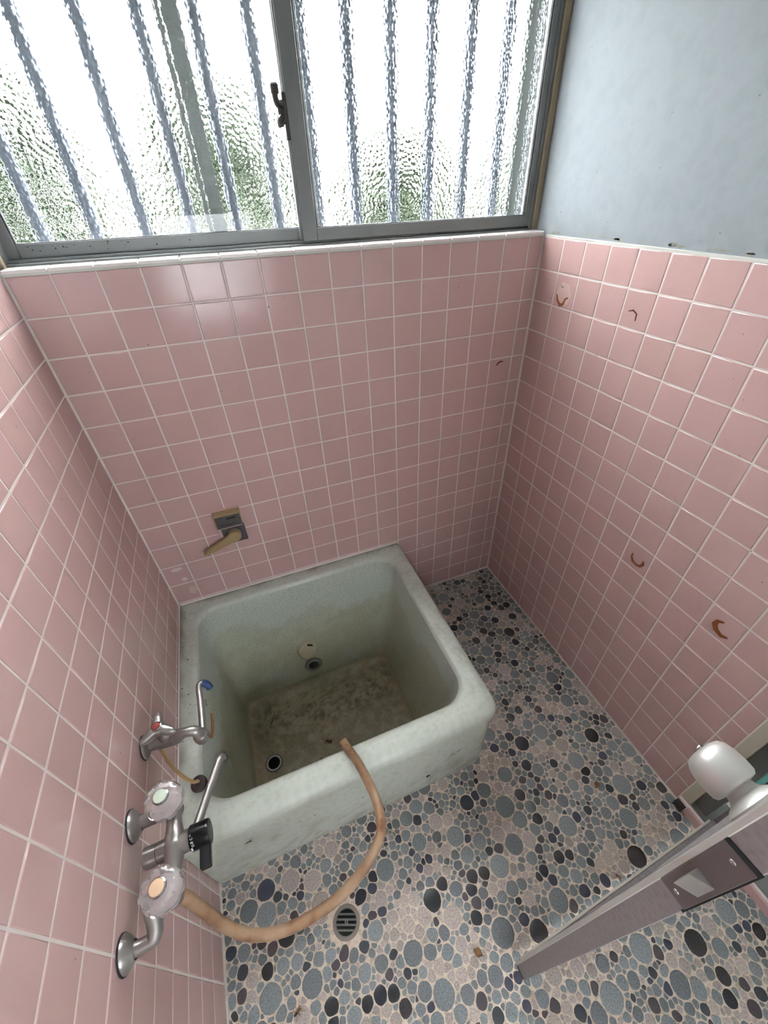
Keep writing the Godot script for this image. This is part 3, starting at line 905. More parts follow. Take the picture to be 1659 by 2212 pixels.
func build_bathtub() -> void:
	var t := thing("bathtub", "worn pale green square bathtub with grimy bottom, in the tiled corner under the window", "bathtub")
	var grime := FastNoiseLite.new()
	grime.seed = 12
	grime.frequency = 14.0
	grime.fractal_octaves = 5
	var broad := FastNoiseLite.new()
	broad.seed = 77
	broad.frequency = 3.2
	broad.fractal_octaves = 3
	var speck := FastNoiseLite.new()
	speck.seed = 5
	speck.frequency = 38.0
	speck.fractal_octaves = 3
	# outside and rim
	var sharp := 0.004
	var o := 0.0022
	var rings := []
	for q in [[0.0, 0.982, 0.880, 0.050], [0.02, 0.9824, 0.881, 0.050], [0.04, 0.9828, 0.882, 0.050], [0.06, 0.9832, 0.8825, 0.050], [0.08, 0.9836, 0.883, 0.050], [0.10, 0.984, 0.884, 0.050], [0.13, 0.9843, 0.8845, 0.050], [0.16, 0.9846, 0.885, 0.050], [0.20, 0.985, 0.886, 0.050], [0.25, 0.9855, 0.886, 0.050], [0.30, 0.986, 0.886, 0.050], [0.335, 0.987, 0.886, 0.050], [0.350, 0.993, 0.889, 0.052], [0.362, 0.998, 0.890, 0.053], [0.376, 0.9985, 0.889, 0.053], [0.388, 0.995, 0.882, 0.050], [0.396, 0.987, 0.870, 0.045], [0.4005, 0.974, 0.854, 0.040]]:
		rings.append(rrect(o, q[1], o, q[2], [sharp, sharp, sharp, q[3]], q[0], 9, 40))
	rings.append(rrect(0.012, 0.966, 0.012, 0.846, [0.014, 0.014, 0.014, 0.045], 0.4009, 9, 40))
	rings.append(rrect(0.022, 0.959, 0.022, 0.838, [0.028, 0.028, 0.028, 0.055], 0.4013, 9, 40))
	rings.append(rrect(0.036, 0.950, 0.036, 0.828, [0.05, 0.05, 0.05, 0.065], 0.4015, 9, 40))
	rings.append(rrect(0.054, 0.932, 0.054, 0.813, [0.075, 0.075, 0.075, 0.085], 0.3995, 9, 40))
	rings.append(rrect(0.062, 0.925, 0.062, 0.806, [0.082, 0.082, 0.082, 0.09], 0.394, 9, 40))
	rings.append(rrect(0.067, 0.920, 0.067, 0.801, [0.085, 0.085, 0.085, 0.09], 0.383, 9, 40))
	var b := MB.new()
	for j in rings.size() - 1:
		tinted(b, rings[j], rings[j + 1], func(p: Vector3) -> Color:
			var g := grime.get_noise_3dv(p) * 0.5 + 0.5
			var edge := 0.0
			# dark dirt lying on the rim along the two walls; grime plus painted occlusion darkening at the foot of the front
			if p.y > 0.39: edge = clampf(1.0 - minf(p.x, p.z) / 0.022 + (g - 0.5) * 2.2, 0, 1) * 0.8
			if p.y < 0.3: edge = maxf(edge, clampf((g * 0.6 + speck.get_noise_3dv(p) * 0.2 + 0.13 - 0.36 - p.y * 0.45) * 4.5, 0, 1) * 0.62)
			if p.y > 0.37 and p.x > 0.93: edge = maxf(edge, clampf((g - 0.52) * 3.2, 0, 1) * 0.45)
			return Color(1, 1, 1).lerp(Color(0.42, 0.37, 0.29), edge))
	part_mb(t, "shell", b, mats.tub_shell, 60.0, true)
	# inside
	var inner := []
	var steps := 26
	for s in steps + 1:
		var f := float(s) / steps
		var y := lerpf(0.383, -0.155, f)
		var k := f * f * 0.25 + f * 0.75
		inner.append(rrect(lerpf(0.067, 0.112, k), lerpf(0.920, 0.836, k), lerpf(0.067, 0.176, k), lerpf(0.801, 0.735, k), [lerpf(0.085, 0.06, k), lerpf(0.085, 0.06, k), lerpf(0.085, 0.06, k), lerpf(0.09, 0.06, k)], y, 9, 36))
	for q in [[-0.172, 0.004], [-0.186, 0.012], [-0.195, 0.024], [-0.199, 0.040]]:
		inner.append(rrect(0.112 + q[1], 0.836 - q[1], 0.176 + q[1], 0.735 - q[1], [0.055, 0.055, 0.055, 0.055], q[0], 9, 36))
	# the bottom as ever smaller rings
	for s in range(1, 61):
		var f := s / 60.5
		var c := Vector2(0.474, 0.4555)
		inner.append(rrect(lerpf(0.152, c.x, f), lerpf(0.796, c.x, f), lerpf(0.216, c.y, f), lerpf(0.695, c.y, f), [0.05 * (1 - f), 0.05 * (1 - f), 0.05 * (1 - f), 0.05 * (1 - f)], -0.200 - 0.003 * f, 9, 36))
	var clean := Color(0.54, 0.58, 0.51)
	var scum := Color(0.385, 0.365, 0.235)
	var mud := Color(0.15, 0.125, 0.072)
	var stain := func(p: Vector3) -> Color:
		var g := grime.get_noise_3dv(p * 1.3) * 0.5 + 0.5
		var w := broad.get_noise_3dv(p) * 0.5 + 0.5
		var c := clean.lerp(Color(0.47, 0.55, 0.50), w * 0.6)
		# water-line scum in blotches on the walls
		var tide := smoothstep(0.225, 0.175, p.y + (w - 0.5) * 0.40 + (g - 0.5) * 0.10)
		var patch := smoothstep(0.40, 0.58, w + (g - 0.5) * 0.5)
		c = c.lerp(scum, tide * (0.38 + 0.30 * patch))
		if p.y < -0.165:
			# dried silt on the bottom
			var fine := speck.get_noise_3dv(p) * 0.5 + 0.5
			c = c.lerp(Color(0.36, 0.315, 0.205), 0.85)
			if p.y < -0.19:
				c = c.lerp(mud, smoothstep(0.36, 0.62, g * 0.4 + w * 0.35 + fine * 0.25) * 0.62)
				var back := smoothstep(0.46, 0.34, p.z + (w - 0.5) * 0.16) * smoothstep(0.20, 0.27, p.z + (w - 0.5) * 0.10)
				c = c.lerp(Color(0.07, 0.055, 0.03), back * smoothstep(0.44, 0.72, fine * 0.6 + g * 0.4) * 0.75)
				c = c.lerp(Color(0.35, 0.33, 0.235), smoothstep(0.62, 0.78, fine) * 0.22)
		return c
	var d := MB.new()
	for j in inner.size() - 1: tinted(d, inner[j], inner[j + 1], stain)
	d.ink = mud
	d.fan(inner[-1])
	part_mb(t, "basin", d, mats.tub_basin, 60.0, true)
	# outlet in the bottom
	var dr := Node3D.new()
	dr.name = "outlet"
	t.add_child(dr)
	dr.position = Vector3(0.196, -0.2005, 0.491)
	var ring := MB.new()
	ring.lathe([[0.0330, -0.002], [0.0330, 0.0015], [0.0305, 0.003], [0.0265, 0.0025], [0.023, -0.001]], 32)
	part_mb(dr, "ring", ring, mats.ring_metal)
	var well := MB.new()
	well.lathe([[0.0250, 0.0008], [0.0001, 0.0006]], 28)
	part_mb(dr, "hole", well, mats.hole)
	var lip := MB.new()
	lip.lathe([[0.0362, -0.001], [0.0362, 0.0006], [0.0332, 0.0008]], 32)
	part_mb(dr, "seal", lip, mats.rubber)
	# hot water fittings on the far side: they stand on the sloping wall
	var slope := Vector3(0, 0.19, 1).normalized()
	var turn := along(slope)
	var n1 := Node3D.new()
	n1.name = "circulation_nozzle"
	t.add_child(n1)
	n1.transform = Transform3D(turn, Vector3(0.454, 0.012, 0.140))
	var no := MB.new()
	no.lathe([[0.046, -0.016], [0.046, 0.003], [0.043, 0.008], [0.0405, 0.009], [0.039, 0.024], [0.034, 0.030], [0.024, 0.033], [0.0001, 0.034]], 32)
	part_mb(n1, "cap", no, mats.beige_plastic)
	var sl := MB.new()
	var rad := turn.transposed() * Vector3(0.45, 0.87, -0.165)
	rad.y = 0.0
	rad = rad.normalized()
	sl.box(rad * 0.0388 + Vector3(0, 0.017, 0), Vector3(0.026, 0.011, 0.004), 0.001, Basis(Vector3.UP.cross(rad), Vector3.UP, rad))
	var slot := part_mb(n1, "slot", sl, mats.hole)
	var n2 := Node3D.new()
	n2.name = "return_nozzle"
	t.add_child(n2)
	n2.transform = Transform3D(turn, Vector3(0.4655, -0.098, 0.160))
	var fl := MB.new()
	fl.lathe([[0.040, -0.016], [0.040, 0.003], [0.038, 0.0045], [0.026, 0.004], [0.021, 0.002]], 32)
	part_mb(n2, "flange", fl, mats.grey_plastic)
	var gs := MB.new()
	gs.lathe([[0.043, -0.016], [0.043, 0.0022], [0.0402, 0.0026]], 32)
	part_mb(n2, "seal", gs, mats.rubber)
	var ho := MB.new()
	ho.lathe([[0.0222, 0.0032], [0.013, 0.0026], [0.0001, 0.0024]], 24)
	part_mb(n2, "hole", ho, mats.jamb_dark)
	# silicone joint to the walls
	var j1 := MB.new()
	j1.box(Vector3(0.5, 0.404, 0.004), Vector3(0.985, 0.010, 0.008), 0.003)
	part_mb(t, "sealant_joint", j1, mats.grout)
	var j2 := MB.new()
	j2.box(Vector3(0.0025, 0.4025, 0.44), Vector3(0.005, 0.006, 0.87), 0.002)
	part_mb(t, "sealant_joint", j2, mats.grout)
	# chips and scratches
	var ch := MB.new()
	var face := Basis(Vector3(1, 0, 0), Vector3(0, 0, 1), Vector3(0, -1, 0))
	for q in [[0.735, 0.115, 0.0075, 0.5], [0.30, 0.235, 0.004, 0.3], [0.345, 0.235, 0.003, 0.6], [0.15, 0.26, 0.010, 0.22], [0.50, 0.20, 0.0025, 0.8], [0.62, 0.27, 0.0022, 0.8], [0.83, 0.21, 0.011, 0.1], [0.85, 0.22, 0.009, 0.12]]:
		ch.prism(blot(q[2], 9, 0.35, Vector2(1, q[3]), 0.25), 0, 0.0006, Transform3D(face, Vector3(q[0], q[1], 0.8858)))
	for k in 26:
		var x := rng.randf_range(0.01, 0.09)
		ch.prism(blot(rng.randf_range(0.0008, 0.0026), 7, 0.5), 0, 0.0005, Transform3D(Basis.IDENTITY, Vector3(x * 0.5, 0.4012, rng.randf_range(0.05, 0.83))))
	var chips := part_mb(t, "chips", ch, mats.speck)
	chips.set_meta("kind", "stuff")

func tinted(b: MB, a: PackedVector3Array, c: PackedVector3Array, f: Callable) -> void:
	var n := a.size()
	var ca := []
	var cc := []
	for i in n:
		ca.append(f.call(a[i]))
		cc.append(f.call(c[i]))
	for i in n:
		var k := (i + 1) % n
		b.tri3(a[i], a[k], c[k], ca[i], ca[k], cc[k])
		b.tri3(a[i], c[k], c[i], ca[i], cc[k], cc[i])

# ------------------------------------------------------------------ single tap with swing spout
func build_tap() -> void:
	var t := thing("swing_spout_tap", "worn chrome tap with red-capped star handle and blue-tipped swing spout over the tub", "tap", Vector3(0.0, 0.645, 0.712))
	var cw: Material = mats.chrome_worn
	var out := along(Vector3.RIGHT)
	var b := MB.new()
	b.lathe([[0.028, 0.0005], [0.0285, 0.004], [0.026, 0.008], [0.018, 0.0125], [0.0135, 0.014]], 32, Transform3D(out, Vector3.ZERO))
	part_mb(t, "wall_flange", b, cw)
	var sl := MB.new()
	sl.lathe([[0.0302, 0.0002], [0.0302, 0.0025], [0.0284, 0.0028]], 32, Transform3D(out, Vector3.ZERO))
	part_mb(t, "gasket", sl, mats.rubber)
	b = MB.new()
	b.tube(curve([Vector3(0.010, 0, 0), Vector3(0.03, 0, 0.0), Vector3(0.055, 0.0, 0.001), Vector3(0.078, 0.004, 0.004), Vector3(0.095, 0.015, 0.008), Vector3(0.112, 0.021, 0.012), Vector3(0.127, 0.017, 0.015), Vector3(0.134, 0.004, 0.017), Vector3(0.135, -0.008, 0.017)]), range(49).map(func(i): return lerpf(0.0135, 0.0185, smoothstep(0, 14, i)) if i < 16 else lerpf(0.0185, 0.0125, smoothstep(16, 28, i)) if i < 28 else lerpf(0.0125, 0.0145, smoothstep(28, 48, i))), 18)
	part_mb(t, "body", b, cw)
	b = MB.new()
	b.lathe([[0.013, -0.03], [0.0185, -0.029], [0.0195, -0.024], [0.0195, -0.010], [0.018, -0.006], [0.0145, -0.003]], 12, Transform3D(Basis.IDENTITY, Vector3(0.135, 0.004, 0.017)))
	part_mb(t, "swivel_nut", b, cw, 20.0)
	# bonnet under the handle
	b = MB.new()
	b.lathe([[0.014, 0.008], [0.0145, 0.024], [0.0115, 0.030], [0.0085, 0.034], [0.0085, 0.052]], 20, Transform3D(Basis.IDENTITY, Vector3(0.055, 0, 0.0)))
	part_mb(t, "bonnet", b, cw)
	# star handle with three rounded arms
	var h := Node3D.new()
	h.name = "handle"
	h.transform = Transform3D(Basis(Vector3.UP, PI / 2 + 0.02).scaled(Vector3(1.22, 1.25, 1.22)), Vector3(0.056, 0.050, 0.002))
	t.add_child(h)
	b = MB.new()
	var star := func(a: float, pr: Array) -> float:
		var c := 0.5 + 0.5 * cos(a * 3.0)
		return lerpf(0.38, 1.0, pow(c, 2.6))
	b.lathe([[0.020, 0.0], [0.036, 0.004], [0.039, 0.010], [0.036, 0.016], [0.028, 0.019], [0.020, 0.0205], [0.0001, 0.021]], 72, Transform3D.IDENTITY, star)
	part_mb(h, "grip", b, cw, 60.0)
	b = MB.new()
	b.lathe([[0.0098, 0.017], [0.0098, 0.0225], [0.0082, 0.0232]], 24)
	part_mb(h, "rim", b, mats.chrome)
	b = MB.new()
	b.lathe([[0.0082, 0.0215], [0.0070, 0.0234], [0.0001, 0.0238]], 24)
	part_mb(h, "red_cap", b, mats.red_cap)
	# spout towards the window, turned down at its end
	var path := curve([Vector3(0.136, -0.026, 0.012), Vector3(0.1355, -0.027, -0.002), Vector3(0.1335, -0.0275, -0.05), Vector3(0.131, -0.0275, -0.10), Vector3(0.1285, -0.0275, -0.134), Vector3(0.130, -0.0285, -0.148), Vector3(0.138, -0.031, -0.153)])
	b = MB.new()
	b.tube(path, 0.0088, 16)
	part_mb(t, "spout", b, cw)
	b = MB.new()
	b.tube(curve([Vector3(0.136, -0.0305, -0.1525), Vector3(0.143, -0.034, -0.151), Vector3(0.150, -0.041, -0.147), Vector3(0.153, -0.052, -0.142)]), [0.0102] + range(18).map(func(i): return lerpf(0.0108, 0.0098, i / 17.0)), 14)
	part_mb(t, "blue_spout_tip", b, mats.blue_cap)

# ------------------------------------------------------------------ two-handle mixer
func build_mixer() -> void:
	var o := Vector3(0.0, 0.69, 0.975)
	var t := thing("mixer_tap", "two-handle bath mixer with clear knobs and black diverter on the pink tiles", "tap", o)
	var cw: Material = mats.chrome_worn
	var out := along(Vector3.RIGHT)
	# wall flanges with their black seals
	for f in [[-0.010, -0.075, 0.031, 0.85], [-0.018, 0.130, 0.0295, 1.0]]:
		var b := MB.new()
		b.lathe([[f[2], 0.001], [f[2] + 0.0005, 0.004], [f[2] * 0.93, 0.009], [f[2] * 0.66, 0.016], [0.0165, 0.020], [0.015, 0.021]], 36, Transform3D(out, Vector3(0, f[0], f[1])))
		part_mb(t, "wall_flange", b, cw)
		b = MB.new()
		b.lathe([[f[2] + 0.0022, 0.0002], [f[2] + 0.002, 0.0030], [f[2] * 0.98, 0.0034]], 36, Transform3D(out, Vector3(0, f[0], f[1])))
		part_mb(t, "gasket", b, mats.rubber)
	# inlet legs
	var b := MB.new()
	b.tube(curve([Vector3(0.016, -0.010, -0.075), Vector3(0.04, -0.008, -0.0745), Vector3(0.065, -0.002, -0.073), Vector3(0.088, 0.002, -0.071)]), range(19).map(func(i): return lerpf(0.0135, 0.0165, smoothstep(3, 15, i))), 18)
	part_mb(t, "inlet_leg", b, cw)
	b = MB.new()
	b.tube(curve([Vector3(0.016, -0.018, 0.130), Vector3(0.034, -0.019, 0.130), Vector3(0.050, -0.018, 0.127), Vector3(0.057, -0.008, 0.114), Vector3(0.058, 0.012, 0.096), Vector3(0.062, 0.022, 0.086), Vector3(0.086, 0.014, 0.084)]), range(37).map(func(i): return lerpf(0.0125, 0.0145, smoothstep(4, 20, i))), 18)
	part_mb(t, "inlet_leg", b, cw)
	# body: a bar along the wall, swelling to the cross piece
	b = MB.new()
	b.tube(curve([Vector3(0.088, 0.003, -0.090), Vector3(0.090, 0.003, -0.06), Vector3(0.091, 0.001, -0.03), Vector3(0.091, 0.0, 0.0), Vector3(0.091, 0.001, 0.032), Vector3(0.090, 0.003, 0.066), Vector3(0.088, 0.004, 0.100)]), range(37).map(func(i): return 0.0148 + 0.009 * pow(maxf(0.0, 1.0 - absf(i - 18.0) / 9.0), 1.5)), 22)
	part_mb(t, "body", b, cw)
	b = MB.new()
	b.lathe([[0.001, 0.0], [0.0165, 0.0005], [0.0195, 0.004], [0.0200, 0.020], [0.0195, 0.0265]], 30, Transform3D(out, Vector3(0.032, -0.002, 0.0)))
	part_mb(t, "end_cap", b, cw)
	b = MB.new()
	b.lathe([[0.0185, 0.0], [0.0185, 0.002]], 30, Transform3D(out, Vector3(0.0578, -0.002, 0.0)))
	part_mb(t, "joint_ring", b, mats.rubber)
	b = MB.new()
	b.lathe([[0.0195, 0.0], [0.0202, 0.002], [0.0206, 0.02], [0.0225, 0.034], [0.0210, 0.046], [0.0205, 0.060], [0.0225, 0.0635]], 30, Transform3D(out, Vector3(0.0595, -0.002, 0.0)))
	part_mb(t, "cross_piece", b, cw)
	# outlet socket below the body for the hose
	b = MB.new()
	b.tube(curve([Vector3(0.074, -0.010, 0.035), Vector3(0.080, -0.025, 0.060), Vector3(0.092, -0.022, 0.080)]), 0.0115, 14)
	part_mb(t, "hose_outlet", b, cw)
	# valve bonnets and clear handles
	for k in 2:
		var at := Vector3(0.089, 0.004, -0.070 if k == 0 else 0.084)
		b = MB.new()
		b.lathe([[0.0175, -0.016], [0.0180, 0.010], [0.0165, 0.018], [0.0135, 0.024], [0.0135, 0.046]], 24, Transform3D(Basis.IDENTITY, at))
		part_mb(t, "bonnet", b, cw)
		var h := Node3D.new()
		h.name = "handle"
		h.transform = Transform3D(Basis(Vector3.UP, 0.2 + 0.35 * k).scaled(Vector3(1.08, 1.12, 1.08)), at + Vector3(0, 0.038, 0))
		t.add_child(h, true)
		b = MB.new()
		var lobe := func(a: float, pr: Array) -> float:
			var deep: float = 0.085 if pr[0] > 0.024 else 0.0
			return 1.0 - deep * pow(0.5 - 0.5 * cos(a * 9.0), 2.5)
		b.lathe([[0.0001, -0.001], [0.020, -0.001], [0.0315, 0.0], [0.0345, 0.003], [0.0340, 0.015], [0.0325, 0.027], [0.0295, 0.0315], [0.0240, 0.0335], [0.0150, 0.034], [0.0148, 0.0310], [0.0001, 0.0305]], 90, Transform3D.IDENTITY, lobe)
		part_mb(h, "clear_grip", b, mats.acrylic, 35.0)
		b = MB.new()
		b.lathe([[0.0001, 0.0012], [0.0200, 0.0012], [0.0215, 0.003], [0.0130, 0.008], [0.0118, 0.026], [0.0001, 0.0275]], 24)
		part_mb(h, "spindle", b, mats.pale_core)
		b = MB.new()
		b.lathe([[0.0146, 0.0312], [0.0146, 0.0360], [0.0128, 0.0368], [0.0120, 0.0355]], 30)
		part_mb(h, "rim", b, mats.chrome)
		b = MB.new()
		b.lathe([[0.0122, 0.0340], [0.0121, 0.0364], [0.0100, 0.0372], [0.0001, 0.0376]], 30)
		part_mb(h, "green_cap" if k == 0 else "orange_cap", b, mats.green_cap if k == 0 else mats.orange_cap)
	# black diverter knob with its lever and white print
	var d := Node3D.new()
	d.name = "diverter"
	d.transform = Transform3D(Basis.IDENTITY, Vector3(0.1235, -0.002, 0.0))
	t.add_child(d)
	b = MB.new()
	b.lathe([[0.0225, 0.0], [0.0245, 0.0015], [0.0248, 0.034], [0.0235, 0.0375], [0.020, 0.0385], [0.0001, 0.0385]], 40, Transform3D(out, Vector3.ZERO))
	part_mb(d, "knob", b, mats.black_plastic)
	b = MB.new()
	b.box(Vector3(0.0280, 0.001, 0.036), Vector3(0.021, 0.014, 0.056), 0.002, Basis(Vector3.RIGHT, -0.06))
	part_mb(d, "lever", b, mats.black_plastic)
	# print round the knob's rim, as far as it shows: a bar, two ticks, worn letters
	var pr := MB.new()
	var mark := func(ang: float, x: float, len_x: float, len_a: float, turn: float) -> void:
		var n := Vector3(0, sin(ang), cos(ang))
		var tg := Vector3(0, cos(ang), -sin(ang))
		var bs := Basis(Vector3.RIGHT, n, Vector3.RIGHT.cross(n)) * Basis(Vector3.UP, turn)
		pr.box(n * 0.02475 + Vector3(x, 0, 0), Vector3(len_x, 0.0006, len_a), 0.0, bs)
	mark.call(0.32, 0.0040, 0.0030, 0.0085, 0.0)
	mark.call(0.60, 0.0078, 0.0052, 0.0009, 0.25)
	mark.call(0.72, 0.0070, 0.0060, 0.0009, 0.35)
	part_mb(d, "print", pr, mats.white_print)
	var fnt := SystemFont.new()
	fnt.font_names = PackedStringArray(["Droid Sans"])
	var letters := "ac^"
	for k in letters.length():
		var tm := TextMesh.new()
		tm.font = fnt
		tm.text = letters[k]
		tm.font_size = 48
		tm.pixel_size = 0.00019
		tm.depth = 0.0004
		var ang: float = 0.92 + 0.27 * k
		var n := Vector3(0, sin(ang), cos(ang))
		var away := Vector3(0, cos(ang), -sin(ang))      # reading direction, away from the viewer over the knob
		part(d, "letter", tm, mats.white_print, n * 0.02485 + Vector3(0.0055, 0, 0), Basis(away, -Vector3.RIGHT, n))
	# long swing spout
	var sp := Node3D.new()
	sp.name = "swing_spout"
	t.add_child(sp)
	b = MB.new()
	b.tube(curve([Vector3(0.112, -0.015, -0.010), Vector3(0.121, -0.026, -0.022), Vector3(0.131, -0.031, -0.040), Vector3(0.155, -0.035, -0.098), Vector3(0.174, -0.037, -0.142), Vector3(0.1795, -0.038, -0.155), Vector3(0.184, -0.044, -0.163), Vector3(0.187, -0.054, -0.166)]), 0.0092, 18, false)
	part_mb(sp, "pipe", b, mats.chrome_worn)
	b = MB.new()
	b.lathe([[0.0078, -0.012], [0.0078, 0.0], [0.0098, 0.0], [0.0098, -0.006]], 20, Transform3D(along(Vector3(0.2, -0.96, -0.2)), Vector3(0.187, -0.054, -0.166)))
	part_mb(sp, "mouth_ring", b, mats.chrome)

# ------------------------------------------------------------------ hose
func build_hose() -> void:
	var pts := [Vector3(0.0945, 0.668, 1.0555), Vector3(0.1046, 0.650, 1.062), Vector3(0.1145, 0.612, 1.0730), Vector3(0.1320, 0.545, 1.0945), Vector3(0.1687, 0.4824, 1.1229), Vector3(0.2295, 0.4485, 1.1405), Vector3(0.3030, 0.4490, 1.1447), Vector3(0.3777, 0.4620, 1.1368), Vector3(0.4431, 0.4828, 1.1164), Vector3(0.4892, 0.4965, 1.0866), Vector3(0.5117, 0.5000, 1.0584), Vector3(0.5193, 0.4960, 1.0060), Vector3(0.5150, 0.4740, 0.9430), Vector3(0.5060, 0.4340, 0.8720), Vector3(0.4960, 0.4165, 0.8320), Vector3(0.4830, 0.4230, 0.7900)]
	var path := curve(pts, 7)
	var t := thing("hose", "brown rubber hose looping from the mixer over the tub rim", "hose")
	var b := MB.new()
	var rr := []
	for i in path.size(): rr.append(0.0122 + 0.0003 * sin(i * 1.7))
	b.tube(path, rr, 18, false)
	part_mb(t, "tube", b, mats.hose)
	var n := path.size()
	var e := MB.new()
	var d: Vector3 = (path[n - 1] - path[n - 2]).normalized()
	e.lathe([[0.0121, -0.004], [0.0124, 0.0], [0.0110, 0.0012], [0.0085, 0.0005], [0.0082, -0.01], [0.0001, -0.0102]], 18, Transform3D(along(d), path[n - 1]))
	part_mb(t, "open_end", e, mats.hose)
	# crumbs of old rubber near the end
	var k := MB.new()
	for i in 9:
		var at: Vector3 = path[n - 12 + i / 2] + Vector3(rng.randf_range(-0.004, 0.006), 0.0112, rng.randf_range(-0.004, 0.004))
		k.ball(at, Vector3(0.0012, 0.0009, 0.0014), 6)
	var crumbs := part_mb(t, "flakes", k, mats.limescale)
	crumbs.set_meta("kind", "stuff")

# ------------------------------------------------------------------ plug on its cord
func build_plug() -> void:
	var t := thing("bath_plug", "dark rubber plug on a yellowed cord, lying on the tub rim below the star-handled tap", "plug", Vector3(0.066, 0.4015, 0.742))
	var b := MB.new()
	b.lathe([[0.0185, 0.0], [0.0215, 0.004], [0.0225, 0.014], [0.0205, 0.018], [0.012, 0.020], [0.0001, 0.0195]], 28, Transform3D(Basis(Vector3(1, 0, 0.4).normalized(), 0.25), Vector3(0, 0.006, 0)))
	part_mb(t, "stopper", b, mats.plug_rubber)
	b = MB.new()
	b.tube([Vector3(0, 0.024, 0), Vector3(0, 0.031, 0)], 0.004, 10)
	part_mb(t, "eyelet", b, mats.chrome_worn)
	b = MB.new()
	var o := Vector3(0.066, 0.4015, 0.742)
	b.tube(curve([Vector3(0.036, 0.632, 0.722) - o, Vector3(0.037, 0.615, 0.729) - o, Vector3(0.038, 0.575, 0.737) - o, Vector3(0.043, 0.520, 0.744) - o, Vector3(0.050, 0.475, 0.747) - o, Vector3(0.058, 0.445, 0.746) - o, Vector3(0.066, 0.432, 0.742) - o]), 0.0046, 12)
	part_mb(t, "cord", b, mats.amber_tube)
	# the ball chain and its brown sleeve hang beside the swing spout
	var c := thing("ball_chain", "short ball chain with a rusty brown sleeve hanging by the swing spout", "chain", Vector3(0.146, 0.612, 0.625))
	b = MB.new()
	var ring := []
	for i in 17:
		var a := TAU * i / 16
		ring.append(Vector3(0.0, cos(a) * 0.0085, sin(a) * 0.0085))
	b.tube(ring, 0.0016, 6, false)
	part_mb(c, "ring", b, mats.chrome_worn)
	var ch := curve([Vector3(0.002, -0.006, 0.006), Vector3(0.006, -0.010, 0.014), Vector3(0.008, -0.013, 0.024), Vector3(0.008, -0.014, 0.030)], 3)
	for p in ch:
		var q := MB.new()
		q.ball(p, Vector3.ONE * 0.0018, 8)
		part_mb(c, "bead", q, mats.chrome_worn)
	b = MB.new()
	b.tube(curve([Vector3(0.008, -0.014, 0.031), Vector3(0.0085, -0.017, 0.050), Vector3(0.006, -0.022, 0.075), Vector3(0.001, -0.028, 0.094)]), 0.0036, 10)
	part_mb(c, "sleeve", b, mats.rust_tube)

